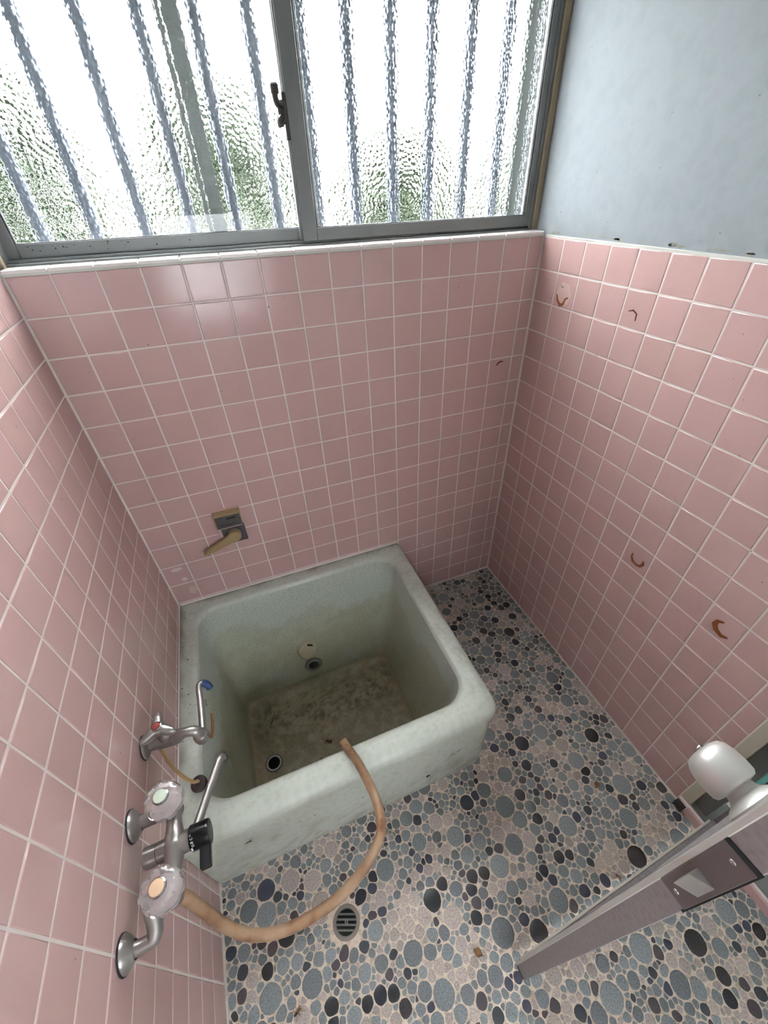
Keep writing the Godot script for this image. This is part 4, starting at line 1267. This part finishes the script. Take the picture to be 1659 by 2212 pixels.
# ------------------------------------------------------------------ heater control on the window wall
func build_heater_control() -> void:
	var t := thing("heater_control", "bath heater control box with a beige lever on the tiles above the tub", "control box", Vector3(0.298, 0.66, 0.0))
	var b := MB.new()
	b.box(Vector3(0, 0.080, 0.005), Vector3(0.100, 0.168, 0.010), 0.002)
	part_mb(t, "back_plate", b, mats.pale_glue)
	b = MB.new()
	b.box(Vector3(0, 0.131, 0.022), Vector3(0.098, 0.062, 0.036), 0.004)
	part_mb(t, "housing", b, mats.lever_beige)
	b = MB.new()
	b.box(Vector3(0.0015, 0.1285, 0.0402), Vector3(0.089, 0.052, 0.002), 0.0006)
	part_mb(t, "face_plate", b, mats.label_grey)
	b = MB.new()
	b.box(Vector3(0.013, 0.142, 0.0412), Vector3(0.026, 0.007, 0.0014), 0.0006)
	b.lathe([[0.0035, 0.0], [0.0035, 0.0014], [0.0001, 0.0014]], 14, Transform3D(along(Vector3.BACK), Vector3(0.026, 0.142, 0.0405)))
	b.lathe([[0.0035, 0.0], [0.0035, 0.0014], [0.0001, 0.0014]], 14, Transform3D(along(Vector3.BACK), Vector3(0.0, 0.142, 0.0405)))
	part_mb(t, "sight_slot", b, mats.ink)
	b = MB.new()
	b.box(Vector3(-0.002, 0.1005, 0.040), Vector3(0.094, 0.0022, 0.004), 0.0006)
	part_mb(t, "edge_strip", b, mats.pale_glue)
	b = MB.new()
	b.box(Vector3(0.006, 0.046, 0.011), Vector3(0.086, 0.088, 0.003), 0.0008)
	part_mb(t, "dial_plate", b, mats.label_grey)
	# arc printed round the lever
	b = MB.new()
	var arc := []
	for i in 26:
		var a := deg_to_rad(lerpf(18, 200, i / 25.0))
		arc.append(Vector3(0.004 + cos(a) * 0.030, 0.048 + sin(a) * 0.030, 0.0125))
	b.tube(arc, 0.0011, 6)
	part_mb(t, "dial_arc", b, mats.ink)
	for q in [[-0.030, 0.115, 0.016], [-0.008, 0.1150, 0.020], [0.012, 0.116, 0.012], [-0.026, 0.152, 0.012]]:
		var l := MB.new()
		for k in 5:
			l.box(Vector3(q[0] + q[2] * k / 5.0, q[1] + rng.randf_range(-0.001, 0.001), 0.0413), Vector3(q[2] / 7.0, rng.randf_range(0.0025, 0.0045), 0.0002), 0.0)
		part_mb(t, "faded_print", l, mats.ink)
	# lever: round hub and a long arm
	var lv := Node3D.new()
	lv.name = "lever"
	lv.position = Vector3(0.004, 0.045, 0.012)
	t.add_child(lv)
	b = MB.new()
	b.lathe([[0.0235, 0.0], [0.0245, 0.004], [0.0245, 0.020], [0.0225, 0.0235], [0.0001, 0.0245]], 30, Transform3D(along(Vector3.BACK), Vector3.ZERO))
	part_mb(lv, "hub", b, mats.lever_beige)
	b = MB.new()
	var arm := PackedVector2Array([Vector2(0.014, 0.0185), Vector2(-0.006, 0.0225), Vector2(-0.030, 0.004), Vector2(-0.075, -0.022), Vector2(-0.118, -0.040), Vector2(-0.126, -0.048), Vector2(-0.124, -0.056), Vector2(-0.112, -0.056), Vector2(-0.060, -0.042), Vector2(-0.010, -0.024), Vector2(0.012, -0.018), Vector2(0.022, 0.0)])
	b.prism(arm, 0.004, 0.0235, Transform3D(Basis(Vector3(1, 0, 0), Vector3(0, 0, 1), Vector3(0, -1, 0)), Vector3.ZERO), 0.003)
	part_mb(lv, "arm", b, mats.lever_beige)

# ------------------------------------------------------------------ floor drain
func build_drain() -> void:
	var t := thing("floor_drain", "round metal floor drain grate with five slots in the pebble floor", "drain", Vector3(0.354, 0.0, 1.116))
	t.rotation.y = -0.383
	t.scale = Vector3(0.83, 1.0, 0.83)
	var b := MB.new()
	b.lathe([[0.050, -0.002], [0.050, 0.0012], [0.047, 0.0024], [0.0400, 0.0022], [0.0395, -0.002]], 40)
	part_mb(t, "collar", b, mats.drain_collar)
	b = MB.new()
	b.lathe([[0.0398, 0.0002], [0.0001, 0.0001]], 36)
	part_mb(t, "well", b, mats.hole)
	var lift := Vector3(0, 0.0016, 0)
	b = MB.new()
	b.lathe([[0.0398, 0.0004], [0.0396, 0.0024], [0.0372, 0.0028], [0.0362, 0.0012]], 40)
	part_mb(t, "grate_rim", b, mats.drain_metal)
	for z in [-0.0215, -0.0072, 0.0072, 0.0215]:
		var half := sqrt(0.0372 * 0.0372 - z * z)
		b = MB.new()
		b.box(Vector3(0, 0.0014, z), Vector3(half * 2, 0.0024, 0.0062), 0.0008)
		part_mb(t, "grate_bar", b, mats.drain_metal)
	b = MB.new()
	b.box(Vector3(0, 0.0014, 0), Vector3(0.013, 0.0025, 0.010), 0.0008)
	part_mb(t, "boss", b, mats.drain_metal)
	b = MB.new()
	b.lathe([[0.0022, 0.0024], [0.0018, 0.0029], [0.0001, 0.0029]], 12)
	part_mb(t, "screw_hole", b, mats.hole)

# ------------------------------------------------------------------ door, its frame and the threshold
func build_door() -> void:
	# leaf, open into the room: own axes run from the hinge (0) to the free edge (+x), y up, +z towards the window side
	var hinge := Vector3(1.565, 0.0, 1.349)
	var edge := Vector3(0.768, 0.0, 1.380)
	var ax := (edge - hinge).normalized()
	var w := edge.distance_to(hinge)
	var t := structure("door_1", "open aluminium bathroom door seen on its lock edge, with a round knob", "door")
	t.transform = Transform3D(Basis(ax, Vector3.UP, ax.cross(Vector3.UP)), hinge)
	var th := 0.034
	var y0 := 0.075
	var y1 := 1.96
	var al: Material = mats.door_aluminium
	# z = 0 is the face towards the window, -th the other one
	var zs := t.transform.basis.z
	var sgn := 1.0 if zs.z < 0 else -1.0      # +1 when own +z points to the window
	var fz := func(d: float) -> float: return -d * sgn   # d metres behind the window-side face
	var bx := func(called: String, x0: float, x1: float, ya: float, yb: float, d0: float, d1: float, m: Material, bev := 0.0012) -> void:
		var za: float = fz.call(d0)
		var zb: float = fz.call(d1)
		box_part(t, called, Vector3(x0, ya, minf(za, zb)), Vector3(x1, yb, maxf(za, zb)), m, bev)
	bx.call("lock_stile", w - 0.115, w, y0, y1, 0.0, th, al)
	bx.call("edge_bead", w - 0.003, w + 0.0015, y0, y1, -0.0035, 0.0035, mats.knob_metal)
	bx.call("hinge_stile", 0.0, 0.06, y0, y1, 0.0, th, al)
	bx.call("bottom_rail", 0.06, w - 0.115, y0, y0 + 0.09, 0.0, th, al)
	bx.call("middle_rail", 0.06, w - 0.115, 0.80, 0.88, 0.0, th, al)
	bx.call("top_rail", 0.06, w - 0.115, y1 - 0.07, y1, 0.0, th, al)
	bx.call("lower_panel", 0.058, w - 0.113, y0 + 0.09, 0.80, 0.012, 0.018, mats.door_panel, 0.0)
	bx.call("upper_panel", 0.058, w - 0.113, 0.88, y1 - 0.07, 0.012, 0.018, mats.door_panel, 0.0)
	bx.call("bottom_seal", 0.02, w - 0.012, y0 - 0.006, y0 + 0.014, -0.006, 0.001, mats.seal)
	bx.call("end_cap", w - 0.02, w + 0.001, y0 - 0.012, y0 + 0.002, 0.004, th - 0.002, mats.jamb_dark)
	# latch plate, bolt and screws in the edge
	bx.call("latch_plate", w, w + 0.0018, 1.105, 1.262, 0.003, th - 0.001, mats.door_plate, 0.0006)
	bx.call("plate_gap", w, w + 0.0012, 1.098, 1.269, th - 0.002, th + 0.0006, mats.hole, 0.0)
	bx.call("plate_gap", w, w + 0.0012, 1.262, 1.269, 0.002, th, mats.hole, 0.0)
	var b := MB.new()
	var bolt := [Vector2(0.0, 0.0), Vector2(0.013, 0.0), Vector2(0.0, 0.019)]     # out of the edge, across the edge
	for s in 1:
		var lo := PackedVector3Array()
		var hi := PackedVector3Array()
		for q in bolt:
			lo.append(Vector3(w + 0.0016 + q.x, 1.150, fz.call(0.010 + q.y)))
			hi.append(Vector3(w + 0.0016 + q.x, 1.190, fz.call(0.010 + q.y)))
		b.rings_to_quads([lo, hi], true)
		b.fan(lo, true)
		b.fan(hi)
	part_mb(t, "latch_bolt", b, mats.chrome_worn)
	for y in [1.118, 1.248]:
		b = MB.new()
		b.lathe([[0.0030, 0.0], [0.0026, 0.0010], [0.0009, 0.0004], [0.0001, 0.0003]], 14, Transform3D(along(Vector3.RIGHT), Vector3(w + 0.0016, y, fz.call(0.018))))
		part_mb(t, "screw", b, mats.chrome_worn)
	# knob on the window side
	var k := Node3D.new()
	k.name = "knob"
	k.transform = Transform3D(along(Vector3(0, 0, sgn)), Vector3(w - 0.096, 1.205, 0.0))
	t.add_child(k)
	b = MB.new()
	b.lathe([[0.030, 0.0], [0.031, 0.003], [0.028, 0.007], [0.0205, 0.011], [0.018, 0.014], [0.0165, 0.021]], 36)
	part_mb(k, "rose", b, mats.knob_metal)
	b = MB.new()
	b.lathe([[0.0165, 0.019], [0.0255, 0.0205], [0.0285, 0.024], [0.0295, 0.034], [0.0290, 0.046], [0.0265, 0.056], [0.0215, 0.062], [0.014, 0.0645], [0.0001, 0.0652]], 40)
	part_mb(k, "grip", b, mats.knob_metal)
	b = MB.new()
	b.lathe([[0.006, 0.0648], [0.006, 0.0670], [0.005, 0.0682], [0.0001, 0.0685]], 18)
	part_mb(k, "turn_button", b, mats.chrome)

	# frame round the doorway
	var f := structure("trim_2", "door frame with cream post and grey rebate beside the pink tiles", "door frame")
	box_part(f, "cream_post", Vector3(ROOM_X - 0.004, 0.035, 1.257), Vector3(ROOM_X + 0.10, 2.03, 1.290), mats.beige_paint, 0.0015)
	box_part(f, "black_foot", Vector3(ROOM_X - 0.026, 0.0005, 1.258), Vector3(ROOM_X + 0.02, 0.034, 1.289), mats.jamb_dark, 0.001)
	box_part(f, "rebate", Vector3(ROOM_X + 0.012, 0.055, 1.290), Vector3(ROOM_X + 0.10, 2.03, 1.335), mats.jamb_grey, 0.001)
	box_part(f, "far_post", Vector3(ROOM_X - 0.004, 0.055, 2.08), Vector3(ROOM_X + 0.10, 2.03, 2.115), mats.beige_paint, 0.001)
	box_part(f, "head", Vector3(ROOM_X - 0.004, 1.99, 1.29), Vector3(ROOM_X + 0.10, 2.03, 2.08), mats.beige_paint, 0.001)
	var th2 := structure("trim_3", "raised threshold faced with pink tiles under the door frame", "threshold")
	box_part(th2, "step", Vector3(ROOM_X - 0.012, -0.4, 1.2575), Vector3(ROOM_X + 0.15, 0.045, 2.11), mats.grout, 0.001)
	var z := 1.2925
	while z < 2.05:
		var b2 := MB.new()
		b2.box(Vector3(ROOM_X - 0.0135, 0.022, z + 0.0475), Vector3(0.010, 0.046, 0.093), 0.0015)
		part(th2, "tile", b2.build(30.0), mats["pink_tile_%d" % (rng.randi() % 4)])
		z += 0.097
	box_part(th2, "metal_sill", Vector3(ROOM_X - 0.002, 0.045, 1.290), Vector3(ROOM_X + 0.11, 0.056, 2.08), mats.jamb_grey, 0.001)
	# the passage beyond the doorway
	var h := structure("floor_passage", "green floor of the passage beyond the bathroom door", "floor")
	box_part(h, "covering", Vector3(ROOM_X + 0.15, -0.02, 1.0), Vector3(ROOM_X + 1.3, 0.04, 2.5), mats.hall_floor, 0.0)
	var hw := structure("wall_passage", "cream wall of the passage beyond the bathroom door", "wall")
	box_part(hw, "far_side", Vector3(ROOM_X + 1.3, -0.02, 0.9), Vector3(ROOM_X + 1.4, 2.5, 2.6), mats.hall_wall, 0.0)
	box_part(hw, "end", Vector3(ROOM_X + 0.15, -0.02, 0.9), Vector3(ROOM_X + 1.3, 2.5, 1.0), mats.hall_wall, 0.0)
	box_part(hw, "other_end", Vector3(ROOM_X + 0.15, -0.02, 2.5), Vector3(ROOM_X + 1.3, 2.5, 2.6), mats.hall_wall, 0.0)
	var hc := structure("ceiling_passage", "white ceiling of the passage beyond the bathroom door", "ceiling")
	box_part(hc, "panel", Vector3(ROOM_X + 0.15, 2.5, 0.9), Vector3(ROOM_X + 1.4, 2.6, 2.6), mats.ceiling, 0.0)

# ------------------------------------------------------------------ marks on the tiles
const ON_BACK := Basis(Vector3(1, 0, 0), Vector3(0, 0, 1), Vector3(0, -1, 0))
const ON_RIGHT := Basis(Vector3(0, 0, 1), Vector3(-1, 0, 0), Vector3(0, -1, 0))
const ON_LEFT := Basis(Vector3(0, 0, -1), Vector3(1, 0, 0), Vector3(0, -1, 0))

# a curl of dried glue: a strip along points (u, v), thicker in the middle
func curl(pts: Array, wide: float) -> PackedVector2Array:
	var a := PackedVector2Array()
	var c := PackedVector2Array()
	var n := pts.size()
	for i in n:
		var d: Vector2 = (pts[mini(i + 1, n - 1)] - pts[maxi(i - 1, 0)]).normalized().orthogonal()
		var k := wide * (0.25 + 0.75 * sin(PI * (i + 0.4) / (n - 0.2))) * rng.randf_range(0.8, 1.2)
		a.append(pts[i] + d * k)
		c.append(pts[i] - d * k)
	c.reverse()
	a.append_array(c)
	return a

func build_marks() -> void:
	var wr := get_node("wall_right")
	var wb := get_node("wall_back")
	var wl := get_node("wall_left")
	var mk := func(parent: Node3D, called: String, poly: PackedVector2Array, basis: Basis, at: Vector3, m: Material, h := 0.0006) -> void:
		var b := MB.new()
		b.prism(poly, -0.0004, h, Transform3D(basis, at))
		part_mb(parent, called, b, m)
	var X := ROOM_X
	# glue left where hooks were pulled off
	mk.call(wr, "glue_mark", curl([Vector2(-0.022, 0.018), Vector2(-0.024, 0.004), Vector2(-0.014, -0.010), Vector2(0.002, -0.014), Vector2(0.016, -0.010), Vector2(0.022, 0.006), Vector2(0.020, 0.016)], 0.0048), ON_RIGHT, Vector3(X, 0.7473, 0.7597), mats.brown_glue, 0.0012)
	mk.call(wr, "glue_mark", curl([Vector2(-0.004, 0.020), Vector2(-0.018, 0.012), Vector2(-0.020, -0.004), Vector2(-0.010, -0.018), Vector2(0.008, -0.024), Vector2(0.024, -0.016)], 0.0066), ON_RIGHT, Vector3(X, 0.7526, 1.0547), mats.brown_glue, 0.0016)
	mk.call(wr, "glue_patch", blot(0.034, 26, 0.12, Vector2(1.0, 1.05)), ON_RIGHT, Vector3(X, 1.4496, 0.1518), mats.pale_glue, 0.0005)
	mk.call(wr, "glue_mark", curl([Vector2(-0.030, -0.004), Vector2(-0.022, -0.022), Vector2(-0.006, -0.034), Vector2(0.008, -0.028), Vector2(0.014, -0.012), Vector2(0.026, -0.006)], 0.0055), ON_RIGHT, Vector3(X, 1.4496, 0.1518), mats.brown_glue, 0.0012)
	mk.call(wr, "glue_mark", curl([Vector2(-0.019, 0.024), Vector2(-0.012, 0.020), Vector2(-0.004, 0.022)], 0.0018), ON_RIGHT, Vector3(X, 1.4496, 0.1518), mats.grime, 0.0010)
	mk.call(wr, "glue_mark", curl([Vector2(-0.020, 0.006), Vector2(-0.004, 0.011), Vector2(0.010, 0.004), Vector2(0.012, -0.014)], 0.0024), ON_RIGHT, Vector3(X, 1.4455, 0.4472), mats.dark_glue, 0.0008)
	mk.call(wb, "glue_mark", curl([Vector2(-0.018, -0.010), Vector2(-0.012, -0.001), Vector2(0.0, 0.004), Vector2(0.012, 0.003)], 0.0028), ON_BACK, Vector3(1.4451, 1.1936, 0.0), mats.dark_glue, 0.0010)
	# bleach or cement splashes low on the window wall
	mk.call(wb, "cement_splash", blot(0.013, 12, 0.22, Vector2(1.5, 0.7)), ON_BACK, Vector3(0.0550, 0.5914, 0.0), mats.limescale, 0.0005)
	mk.call(wb, "cement_splash", blot(0.010, 12, 0.15), ON_BACK, Vector3(0.0656, 0.5335, 0.0), mats.limescale, 0.0005)
	mk.call(wb, "cement_splash", blot(0.017, 14, 0.30, Vector2(0.8, 1.3)), ON_BACK, Vector3(0.0754, 0.4621, 0.0), mats.pale_glue, 0.0004)
	mk.call(wb, "cement_splash", blot(0.005, 9, 0.3), ON_BACK, Vector3(1.1297, 0.3334, 0.0), mats.limescale, 0.0005)
	# fly specks
	for s in [[wr, 70, ON_RIGHT], [wb, 55, ON_BACK], [wl, 30, ON_LEFT]]:
		var b := MB.new()
		for k in s[1]:
			var u := rng.randf_range(0.05, 1.2)
			var v := rng.randf_range(0.3, 1.58)
			var at := Vector3(X, v, u) if s[0] == wr else Vector3(u * 1.2, v, 0) if s[0] == wb else Vector3(0, v, u)
			b.prism(blot(rng.randf_range(0.0006, 0.0019), 7, 0.5, Vector2(1, rng.randf_range(0.7, 1.8))), -0.0004, 0.0004, Transform3D(s[2], at))
		var o := part_mb(s[0], "specks", b, mats.grime)
		o.set_meta("kind", "stuff")
	# specks on the plaster
	var p := MB.new()
	for k in 40:
		p.prism(blot(rng.randf_range(0.0007, 0.0022), 7, 0.5), -0.0002, 0.0004, Transform3D(ON_RIGHT, Vector3(X + 0.004, rng.randf_range(1.64, 2.3), rng.randf_range(0.03, 1.1))))
	var ps := part_mb(wr, "specks", p, mats.grime)
	ps.set_meta("kind", "stuff")

# ------------------------------------------------------------------ litter
func build_debris() -> void:
	# twig in the tub
	var t := thing("twig", "thin forked dead twig on the dirty bottom of the tub", "twig", Vector3(0.2130, -0.2000, 0.3046))
	var b := MB.new()
	b.tube(curve([Vector3(-0.012, 0.002, 0.030), Vector3(0.0, 0.003, 0.008), Vector3(0.012, 0.004, -0.014), Vector3(0.022, 0.004, -0.040)], 4), 0.0014, 6)
	part_mb(t, "stalk", b, mats.bug)
	b = MB.new()
	b.tube(curve([Vector3(0.004, 0.003, 0.002), Vector3(-0.010, 0.003, 0.006), Vector3(-0.020, 0.002, 0.010)], 4), 0.0011, 6)
	part_mb(t, "fork", b, mats.bug)
	b = MB.new()
	b.prism(blot(0.005, 9, 0.4, Vector2(1.6, 0.7), 0.9), 0.0, 0.002, Transform3D(Basis.IDENTITY, Vector3(0.002, 0.001, 0.008)))
	part_mb(t, "scale", b, mats.bug)
	insect("dead_insect", "dead brown insect on the tub bottom near the hose end", Vector3(0.4435, -0.2000, 0.4978), 0.9, 1.25)
	insect("dead_insect", "dead brown insect on the pebbles beside the door edge", Vector3(1.1939, 0.0020, 1.3437), 0.4, 0.8)
	insect("dead_insect", "dark dead insect with spread legs on the pebbles in front of the drain", Vector3(0.1811, 0.0020, 1.2341), 2.0, 1.0)
	leaf("dry_leaf", "curled dry leaf on a charcoal pebble near the door's lower corner", Vector3(0.6904, 0.0020, 1.3204), 0.7)
	leaf("dry_leaf", "small dry leaf on the pebbles between the door and the tub's rounded corner", Vector3(1.3164, 0.0020, 1.1150), 2.1)
	leaf("dry_leaf", "tiny leaf scrap on the pebbles at the foot of the pink wall", Vector3(1.4051, 0.0020, 1.2172), 1.0, 0.45)
	leaf("dry_leaf", "tiny dark leaf scrap against the black foot of the door frame", Vector3(1.5288, 0.0020, 1.2990), 2.0, 0.4)
	leaf("dry_leaf", "tiny leaf scrap on the open pebbles between drain and door", Vector3(0.8596, 0.0020, 1.2869), 3.0, 0.4)
	# crumbs of dirt
	var dirt := MB.new()
	for k in 60:
		var at := Vector3(rng.randf_range(0.18, 0.78), -0.1995, rng.randf_range(0.23, 0.68))
		dirt.ball(at, Vector3(rng.randf_range(0.001, 0.0035), 0.0012, rng.randf_range(0.001, 0.003)), 6)
	for k in 50:
		var at := Vector3(rng.randf_range(0.15, 1.5), 0.002, rng.randf_range(0.92, 1.7))
		dirt.ball(at, Vector3(rng.randf_range(0.0008, 0.002), 0.0008, rng.randf_range(0.0008, 0.002)), 6)
	var o := part_mb(self, "dirt_crumbs", dirt, mats.speck)
	o.set_meta("kind", "stuff")
	o.set_meta("label", "dark crumbs of dirt scattered over tub bottom and pebbles")
	o.set_meta("category", "dirt")

func insect(called: String, label: String, at: Vector3, turn: float, size: float) -> void:
	var t := thing(called, label, "insect", at)
	t.rotation.y = turn
	var b := MB.new()
	b.ball(Vector3(0, 0.003, 0) * size, Vector3(0.0035, 0.0028, 0.009) * size, 10)
	b.ball(Vector3(0, 0.003, -0.010) * size, Vector3(0.0028, 0.0024, 0.003) * size, 10)
	part_mb(t, "body", b, mats.bug)
	for s in [-1.0, 1.0]:
		for k in 3:
			b = MB.new()
			var z := (-0.005 + 0.005 * k) * size
			b.tube([Vector3(s * 0.003 * size, 0.003 * size, z), Vector3(s * 0.008 * size, 0.005 * size, z + (k - 1) * 0.004 * size), Vector3(s * 0.012 * size, 0.0005, z + (k - 1) * 0.009 * size)], 0.0005 * size, 5)
			part_mb(t, "leg", b, mats.bug)
		b = MB.new()
		var wing := PackedVector2Array([Vector2(0, 0), Vector2(0.003, 0.004), Vector2(0.005, 0.012), Vector2(0.003, 0.017), Vector2(0.0005, 0.012)])
		for i in wing.size(): wing[i] = Vector2(wing[i].x * s, -wing[i].y) * size
		b.prism(wing, 0.0056 * size, 0.006 * size, Transform3D(Basis.IDENTITY, Vector3(s * 0.0005, 0, -0.004) * size))
		part_mb(t, "wing", b, mats.dry_leaf)

func leaf(called: String, label: String, at: Vector3, turn: float, size := 1.0, group := "") -> void:
	var t := thing(called, label, "leaf", at, group)
	t.rotation.y = turn
	var b := MB.new()
	var rows := []
	for i in 8:
		var f := i / 7.0
		var w := 0.010 * sin(PI * clampf(f, 0.04, 0.97)) * size
		var row := PackedVector3Array()
		for j in 5:
			var s := j / 2.0 - 1.0
			row.append(Vector3(s * w, 0.0022 + (s * s * 0.006 + 0.004 * sin(f * 4.0)) * size + 0.001, (f - 0.5) * 0.026 * size))
		rows.append(row)
	b.rings_to_quads(rows, false)
	var under := []
	for r in rows:
		var q := PackedVector3Array()
		for p in r: q.append(p - Vector3(0, 0.0005, 0))
		q.reverse()
		under.append(q)
	b.rings_to_quads(under, false)
	part_mb(t, "blade", b, mats.dry_leaf, 60.0)
	b = MB.new()
	b.tube([Vector3(0, 0.003, 0.012) * size, Vector3(0.002, 0.002, 0.020) * size], 0.0006, 5)
	part_mb(t, "stalk", b, mats.bug)
